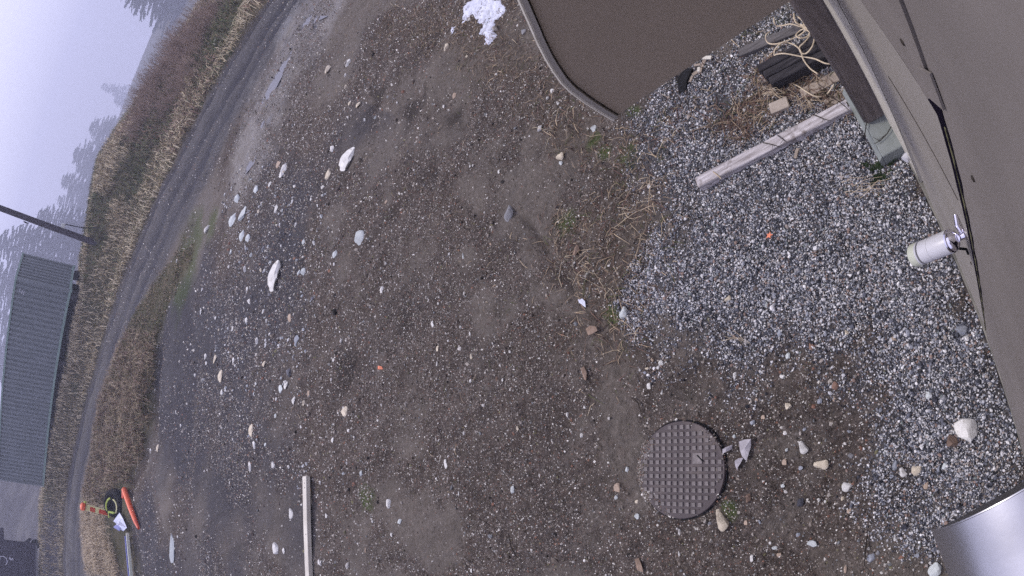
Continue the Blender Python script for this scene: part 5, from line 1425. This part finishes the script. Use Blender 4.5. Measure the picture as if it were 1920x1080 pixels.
# sparse blades and straw litter in the brown strip, lying nearly flat
lo, hi = P_LITTER.min(0) - 0.3, P_LITTER.max(0) + 0.3
n = 32000
X, Y = rn.uniform(lo[0], hi[0], n), rn.uniform(lo[1], hi[1], n); g_ = masks(X, Y)
k = (rn.uniform(size=n) < g_['litter']) & (X * WN[0] + Y * WN[1] - WD > 0.03)
X, Y = X[k], Y[k]; g_ = {q: v[k] for q, v in g_.items()}
G_LIT = np.array([[.28, .21, .145], [.15, .10, .075], [.06, .042, .034], [.44, .35, .24], [.075, .085, .035], [.13, .075, .065]])
blades('plant_litter', X, Y, rn.uniform(.012, .042, len(X)), rn.uniform(.003, .008, len(X)), G_LIT[rn.choice(6, len(X), p=[.22, .26, .24, .08, .1, .1])] * rn.uniform(.7, 1.2, (len(X), 1)), 321, 1.6, g=g_, bend=0.6, z0=0.008)
rn = np.random.default_rng(325); n = 2600
X, Y = rn.uniform(lo[0], hi[0], n), rn.uniform(lo[1], hi[1], n); g_ = masks(X, Y)
k = (rn.uniform(size=n) < g_['litter'] * sstep(0.42, 0.6, fbm(X * 2.5, Y * 2.5, 3, 326))) & (X * WN[0] + Y * WN[1] - WD > 0.03)
X, Y = X[k], Y[k]; g_ = {q: v[k] for q, v in g_.items()}
blades('loose_straw', X, Y, rn.uniform(.03, .075, len(X)), rn.uniform(.003, .0055, len(X)), np.array([[.55, .45, .31], [.40, .31, .21], [.28, .21, .15], [.46, .40, .29]])[rn.choice(4, len(X))] * rn.uniform(.7, 1.15, (len(X), 1)), 327, 1.5, g=g_, bend=0.5, z0=0.014)
P_LIT2 = poly_world([(1375, 185), (1430, 140), (1500, 120), (1560, 140), (1605, 190), (1500, 205), (1440, 230), (1400, 262), (1355, 235)])
lo, hi = P_LIT2.min(0) - 0.1, P_LIT2.max(0) + 0.1; n = 3400
rn = np.random.default_rng(340)
X, Y = rn.uniform(lo[0], hi[0], n), rn.uniform(lo[1], hi[1], n); g_ = masks(X, Y)
k = (rn.uniform(size=n) < sstep(-0.08, 0.12, sdist(P_LIT2, X, Y) + 0.5 * (fbm(X * 4, Y * 4, 3, 341) - 0.5))) & (X * WN[0] + Y * WN[1] - WD > 0.03)
X, Y = X[k], Y[k]; g_ = {q: v[k] for q, v in g_.items()}
blades('plant_litter', X, Y, rn.uniform(.018, .06, len(X)), rn.uniform(.003, .007, len(X)), G_LIT[rn.choice(6, len(X), p=[.22, .28, .22, .10, .06, .12])] * rn.uniform(.7, 1.2, (len(X), 1)), 342, 1.4, g=g_, bend=0.6, z0=0.014)
# thin tufts on the mud
n = 9000
r = np.sqrt(rn.uniform(4, 20 ** 2, n)); a = np.radians(rn.uniform(-42, 26, n)); X, Y = r * np.sin(a), r * np.cos(a); g_ = masks(X, Y)
k = (fbm(X * 0.7, Y * 0.7, 4, 330) > 0.56) & (g_['lane'] < -0.05) & (g_['gravel'] < 0.2)
X, Y = X[k], Y[k]; g_ = {q: v[k] for q, v in g_.items()}
blades('sparse_grass', X, Y, rn.uniform(.012, .05, len(X)), rn.uniform(.004, .008, len(X)), G_LIT[rn.choice(6, len(X))] * rn.uniform(.7, 1.1, (len(X), 1)), 331, 1.3, g=g_, z0=0.006)

# straw stems picked out one clump at a time
def stems(name, lines, zs, rad, mat, label, cat, sub=0, group=None):
    rn2 = random.Random(sub); mb = MB()
    for ln_ in lines:
        ln2 = []
        for i in range(len(ln_) - 1):
            a_, b_ = ln_[i], ln_[i + 1]
            ln2 += [a_, ((a_[0] + b_[0]) / 2 + rn2.uniform(-2.2, 2.2), (a_[1] + b_[1]) / 2 + rn2.uniform(-2.2, 2.2))]
        ln_ = ln2 + [ln_[-1]]
        P_ = [at(px, py, 0.02 + zs * (0.4 + 0.6 * math.sin(PI * (i + .5) / len(ln_))) + rn2.uniform(0, .01)) for i, (px, py) in enumerate(ln_)]
        for q in P_: q[2] += max(0.0, gz(q[0], q[1]))
        r0_ = rad * rn2.uniform(.28, .72)
        mb.tube(P_, [r0_ * (1 - 0.6 * i / len(P_)) for i in range(len(P_))], 5)
    q = np.mean([mb.v[0], mb.v[-1]], 0)
    root = empty(name, (q[0], q[1], 0), label, cat, group)
    mb.build('stalks', mat, root)['kind'] = 'stuff'
    return root
def zx(l): return [(1080 + x * 260 / 1080, 220 + y * 260 / 1080) for x, y in l]
stems('straw_clump', [zx(l) for l in (
    [(300, 860), (380, 795), (470, 735), (560, 700), (610, 670)], [(320, 640), (370, 590), (440, 550), (520, 515), (590, 500)], [(470, 570), (560, 530), (640, 490), (720, 455), (800, 430), (840, 420)],
    [(330, 760), (420, 740), (490, 715)], [(480, 665), (560, 655), (650, 650)], [(540, 635), (620, 615), (690, 590), (735, 640)], [(360, 790), (362, 740), (370, 690), (410, 650)],
    [(400, 850), (450, 815), (520, 805), (580, 825), (650, 810)], [(330, 850), (360, 850), (400, 890)], [(450, 800), (510, 770), (540, 750)], [(600, 870), (640, 830), (660, 810)], [(740, 440), (775, 450), (810, 475)],
    [(320, 700), (370, 705), (430, 720)], [(385, 760), (440, 790), (500, 770)], [(420, 870), (440, 850), (480, 880)], [(500, 730), (570, 700), (640, 690)])], 0.03, 0.0034, M_STRAW,
    'largest tangle of pale straw stalks at the left edge of the gravel', 'straw', 1)
stems('straw_clump', [zx(l) for l in ([(455, 1080), (490, 990), (525, 900), (550, 820), (570, 720)], [(150, 280), (175, 350), (200, 400), (228, 445)], [(80, 140), (160, 140), (230, 142)], [(250, 170), (320, 158), (385, 175)],
    [(70, 720), (95, 780), (110, 830)], [(735, 930), (735, 860), (745, 790)], [(770, 745), (830, 700), (885, 660)], [(800, 760), (850, 780), (890, 790)])], 0.02, 0.0026, M_STRAW,
    'long single straws leading away from the straw tangle', 'straw', 2)
stems('straw_clump', [[(1090, 470), (1110, 468), (1140, 464)], [(1082, 487), (1095, 470)], [(1073, 490), (1078, 510), (1092, 520)], [(1090, 520), (1110, 530), (1130, 540), (1150, 560)], [(1140, 540), (1150, 550), (1155, 566)],
    [(1175, 500), (1185, 494), (1205, 496)], [(1150, 500), (1155, 510), (1160, 518)], [(1100, 490), (1112, 500), (1104, 512)], [(1120, 540), (1128, 556), (1120, 560)], [(1085, 495), (1100, 480), (1118, 486)], [(1128, 500), (1140, 508), (1136, 522)],
    [(1180, 515), (1178, 500), (1190, 493)], [(1165, 600), (1180, 612), (1195, 630)], [(1115, 505), (1120, 520), (1132, 526)], [(1170, 630), (1190, 626), (1206, 622)]], 0.025, 0.003, M_STRAW,
    'curly pale straw scattered above the bright white scrap', 'straw', 3)
stems('straw_clump', [[(1420 + 3 * i + rn_ % 7, 168 + (i * 13 + rn_) % 22), (1440 + 3 * i, 165 + (i * 17) % 20), (1462 + 2 * i, 166 + (i * 29 + 7) % 24)] for i, rn_ in enumerate((3, 11, 5, 17, 8, 2, 13, 19, 6, 10))] +
    [[(1480 + 4 * i, 170 + (i * 11) % 34), (1492 + 4 * i, 178 + (i * 7) % 30), (1500 + 5 * i, 192 + (i * 13) % 22)] for i in range(10)], 0.05, 0.0032, M_STRAW,
    'dry tan grass matted round the short wood block and tan board', 'straw', 4)
stems('straw_clump', [[(1580 + 5 * i, 345 + (i * 17) % 30), (1600 + 6 * i, 338 + (i * 23) % 30), (1640 + 4 * i, 330 + (i * 31) % 40)] for i in range(9)], 0.04, 0.0028, M_STRAW, 'thin dry grass below the concrete footing', 'straw', 5)
stems('straw_clump', [[(1355 + 4 * i, 640 - (i * 9) % 24), (1375 + 4 * i, 632 + (i * 13) % 12), (1392 + 3 * i, 640 + (i * 7) % 16)] for i in range(7)], 0.02, 0.002, M_STRAW, 'small dry grass tuft near the lower edge of the gravel', 'straw', 6)
def zt_(l): return [(1380 + x / 3.6, 20 + y / 3.6) for x, y in l]
TW = [('thin black twig crossing the long timber near its middle', [(520, 700), (590, 730), (640, 745)], .10), ('thin black twig crossing the long timber near its outer end', [(180, 890), (250, 905), (310, 925)], .10),
      ('forked black twig lying across the footing top', [(880, 760), (870, 830), (880, 880), (930, 950)], .17), ('black twig leaning over the right half of the footing', [(1060, 760), (1020, 830), (970, 880), (930, 900)], .17),
      ('long black twig on the gravel below the long timber', [(300, 1060), (460, 1050), (600, 1040), (760, 980), (880, 930)], .03), ('black twig in the straw beside the post', [(600, 560), (690, 610), (740, 650), (780, 690)], .12),
      ('short black twig on the inner end of the long timber', [(280, 840), (320, 870), (345, 890)], .10)]
for lb_, l, z in TW:
    mb = MB(); pts = [at(px, py, z) for px, py in zt_(l)]
    mb.tube(pts, [0.0036] + [0.003] * (len(pts) - 2) + [0.0015], 5)
    for k in range(1, len(pts) - 1):
        mb.tube([pts[k], pts[k] + (pts[k + 1] - pts[k]) * .5 + np.array([.03 * (-1) ** k, .03, .01])], [0.0022, 0.001], 4)
    tag(mb.build('twig', M_BTWIG, origin=tuple(pts[0])), lb_, 'twig')
for lb_, l in (('dark twig lying bent left of the manhole cover', [(953, 1000), (958, 1025), (968, 1042), (982, 1055)]), ('dark twig above the manhole cover on the mud', [(1186, 745), (1198, 755), (1204, 775)]),
               ('short dark twig in the lower middle of the yard', [(822, 800), (827, 815), (829, 830)]), ('short dark stick below the middle of the yard', [(791, 746), (794, 757), (793, 768)]),
               ('grey twig running down right of the white plastic', [(1628, 1000), (1624, 1030), (1622, 1060)])):
    pts = [at(px, py, 0.02) + Z3 * max(0, gz(*at(px, py)[:2])) for px, py in l]
    mb = MB(); mb.tube(pts, [0.004] + [0.0045] * (len(pts) - 2) + [0.002], 6)
    tag(mb.build('twig', M_BTWIG, origin=tuple(pts[0])), lb_, 'twig')
# green weed at the footing corner
wq = at(1652, 322, 0.0)
mb = MB(); rn3 = random.Random(12)
for k in range(34):
    a_ = rn3.uniform(0, 2 * PI); L_ = rn3.uniform(.05, .13)
    d = np.array([math.cos(a_), math.sin(a_), rn3.uniform(.3, 1.0)]); d /= np.linalg.norm(d); s_ = np.cross(d, Z3); s_ /= np.linalg.norm(s_)
    o_ = wq + np.array([rn3.gauss(0, .05), rn3.gauss(0, .04), 0.01])
    tip = o_ + d * L_ - Z3 * L_ * .35
    mb.tube([o_, o_ + d * L_ * .6, tip], [0.002, 0.0015, 0.001], 4)
    for t in (.35, .5, .65, .8, .95):
        c = o_ + (tip - o_) * t + Z3 * 0.01
        for sg in (-1, 1):
            e = c + s_ * sg * 0.018 + d * 0.01
            mb.add([c, c + d * .012, e], [(0, 1, 2)])
tag(mb.build('green_weed', M_GREEN, origin=tuple(wq)), 'low dark green weed growing at the corner of the concrete footing', 'weed')

# ------------------------------------------------------------------ bare reddish shrubs on the bank
def shrub(px, py, hgt, label, seed, spread=1.0, nst=150):
    b = gp(px, py); rn4 = random.Random(seed)
    root = empty('bare_shrub', tuple(b), label, 'shrub', 'bare shrubs on the bank')
    mb, fine = MB(), MB()
    for k in range(nst):
        a_ = rn4.uniform(0, 2 * PI); ro = spread * math.sqrt(rn4.random())
        o_ = b + np.array([math.cos(a_) * ro, math.sin(a_) * ro, 0]); o_[2] = gz(o_[0], o_[1]) - 0.03
        H = hgt * 0.88 * rn4.uniform(.45, 1.0); l = rn4.uniform(.1, .55); a2 = rn4.uniform(0, 2 * PI)
        d = np.array([math.cos(a2) * l, math.sin(a2) * l, 1.0]); d /= np.linalg.norm(d)
        p1 = o_ + d * H * .5; p2 = o_ + d * H + np.array([rn4.gauss(0, .08), rn4.gauss(0, .08), 0])
        mb.tube([o_, p1, p2], [0.010, 0.007, 0.003], 4, False)
        for q in range(4):
            t = rn4.uniform(.3, .95); c = o_ + (p2 - o_) * t
            a3 = rn4.uniform(0, 2 * PI); e = c + np.array([math.cos(a3) * .3, math.sin(a3) * .3, rn4.uniform(.1, .45)]) * rn4.uniform(.5, 1.1) * hgt * .45
            fine.tube([c, e], [0.006, 0.0025], 3, False)
    mb.build('stems', M_TWIG, root)['kind'] = 'stuff'; fine.build('twigs', M_TWIG, root)['kind'] = 'stuff'
SHR = [(352, 96, 1.5, 'bare reddish shrub highest on the bank near the top edge'), (330, 120, 1.6, 'dense bare shrub second from the top edge'), (308, 150, 1.45, 'bare shrub in the middle of the bank thicket'),
       (292, 185, 1.35, 'bare shrub with tall wispy tips on the bank crest'), (335, 165, 1.0, 'lower bare shrub in front of the thicket'), (368, 128, 1.0, 'low bare shrub on the bank slope facing the track'),
       (276, 222, 0.9, 'last bare shrub of the thicket before the open crest'), (372, 70, 1.6, 'bare shrub beneath the dark conifer at the top edge'), (400, 45, 1.4, 'bare shrub cut by the top edge of the picture'), (318, 198, 0.7, 'small red stemmed shrub on the grass slope')]
for i, (px, py, hh, lb_) in enumerate(SHR): shrub(px, py, hh, lb_, 400 + i, 1.1 if hh > .8 else .7, 150 if hh > .8 else 80)

# ------------------------------------------------------------------ conifers in the fog
def conifer_meshes(seed, H=18.0, R=3.6, dens=1.0):
    rn5 = random.Random(seed)
    tr = MB(); tr.tube([(0, 0, -0.5), (0.05, 0, H * .5), (0, 0.03, H)], [H * .016, H * .010, 0.02], 8)
    V, F = [], []
    lim = MB()
    z = H * 0.12
    while z < H * 0.985:
        f = 1 - (z / H)
        n_ = max(3, int((5 + 4 * f) * dens))
        for k in range(n_):
            a_ = rn5.uniform(0, 2 * PI); L_ = R * (f ** 0.52) * rn5.uniform(.55, 1.15) + 0.25
            droop = rn5.uniform(.15, .5)
            d = np.array([math.cos(a_), math.sin(a_), 0]); s_ = np.array([-d[1], d[0], 0])
            pts = [np.array([0, 0, z]) + d * L_ * t + Z3 * (L_ * (0.18 * t - droop * t * t + .10 * t ** 4)) for t in (0, .35, .7, 1.0)]
            lim.tube(pts, [0.03 + .02 * f, .025, .015, .006], 3, False)
            m_n = int(6 + L_ * 7)
            for j in range(m_n):
                t = (j + .6) / m_n; i_ = min(int(t * 3), 2)
                q = pts[i_] + (pts[i_ + 1] - pts[i_]) * (t * 3 - i_)
                for sg in (-1, 1):
                    w_ = (0.22 + 0.34 * L_ * .3 * (1 - t * .6)) * rn5.uniform(.6, 1.3)
                    tip = q + s_ * sg * w_ + d * w_ * rn5.uniform(.4, .9) - Z3 * w_ * rn5.uniform(.15, .7)
                    wd = d * 0.11 + Z3 * rn5.uniform(-.09, .09)
                    k0 = len(V)
                    V += [q - wd, q + wd, tip + wd * .3, tip - wd * .3]; F.append((k0, k0 + 1, k0 + 2, k0 + 3))
        z += H * (0.016 + 0.022 * f) * rn5.uniform(.8, 1.2)
    cm = np.array(V); fm = np.array(F)
    return tr, lim, cm, fm
PROTO = []
for sd_, H_, R_, dn in ((1, 18, 4.8, 1.3), (2, 18, 7.0, 1.6), (3, 18, 3.6, 1.2)):
    tr, lim, V_, F_ = conifer_meshes(500 + sd_, H_, R_, dn)
    t_o = tr.build('trunk', M_BARK); l_o = lim.build('limbs', M_BARK); c_o = np_mesh('crown', V_, F_, M_NEEDLE)
    l_o['kind'] = 'stuff'; c_o['kind'] = 'stuff'
    PROTO.append([t_o, l_o, c_o])
used = set()
def conifer(px, py, D, label, kind, Hs=18.0):
    """apex pixel, horizontal distance, height"""
    ap = polar(px, py, D)
    root = empty('conifer', (ap[0], ap[1], ap[2] - Hs), label, 'tree', 'conifers fading into the fog')
    for src in PROTO[kind]:
        if kind in used:
            o = src.copy(); COL.objects.link(o)
        else: o = src
        o.parent = root
    used.add(kind)
    root.scale = (Hs / 18.0,) * 3
    root.rotation_euler = (0, 0, (px * 7 + py * 3) % 6.28)
TREES = [(205, -55, 88, 'dark drooping conifer at the top edge behind the shrubs', 1, 21), (188, 160, 215, 'faintest small conifer beyond the thicket', 2, 20), (212, 186, 205, 'ghostly conifer just right of the faintest one', 0, 16),
         (166, 236, 150, 'misty conifer at the upper end of the tree group', 1, 20), (135, 286, 140, 'misty conifer in the middle of the tree group', 1, 22), (112, 336, 135, 'tallest misty conifer of the group above the pole', 0, 22), (104, 374, 140, 'misty conifer just above the pole wire', 2, 22),
         (66, 402, 100, 'spiky conifer crossed by the leaning pole', 0, 19), (100, 430, 105, 'broad conifer between the pole and the container', 1, 17), (-20, 452, 92, 'tall conifer cut by the left edge above the container', 0, 23), (24, 432, 88, 'thin tipped conifer beside the top corner of the container', 2, 19),
         (-30, 520, 96, 'conifer seen past the container roof, upper one', 1, 22), (-40, 590, 100, 'conifer seen past the container roof, middle one', 0, 24), (-45, 660, 104, 'conifer seen past the container roof, lower one', 1, 24), (176, 262, 160, 'rounded misty conifer between the two upper ones of the group', 1, 20), (140, 314, 150, 'misty conifer filling the middle of the tree group', 0, 20), (124, 358, 155, 'misty conifer behind the tallest one', 1, 20), (205, 262, 165, 'low rounded conifer at the foot of the tree group', 2, 14)]
for px_, py_, D_, lb_, kd_, H_ in TREES:
    far_ = 2.5 if D_ > 80 else 1.2
    conifer(px_, py_, D_ * far_, lb_, kd_, H_ * far_)
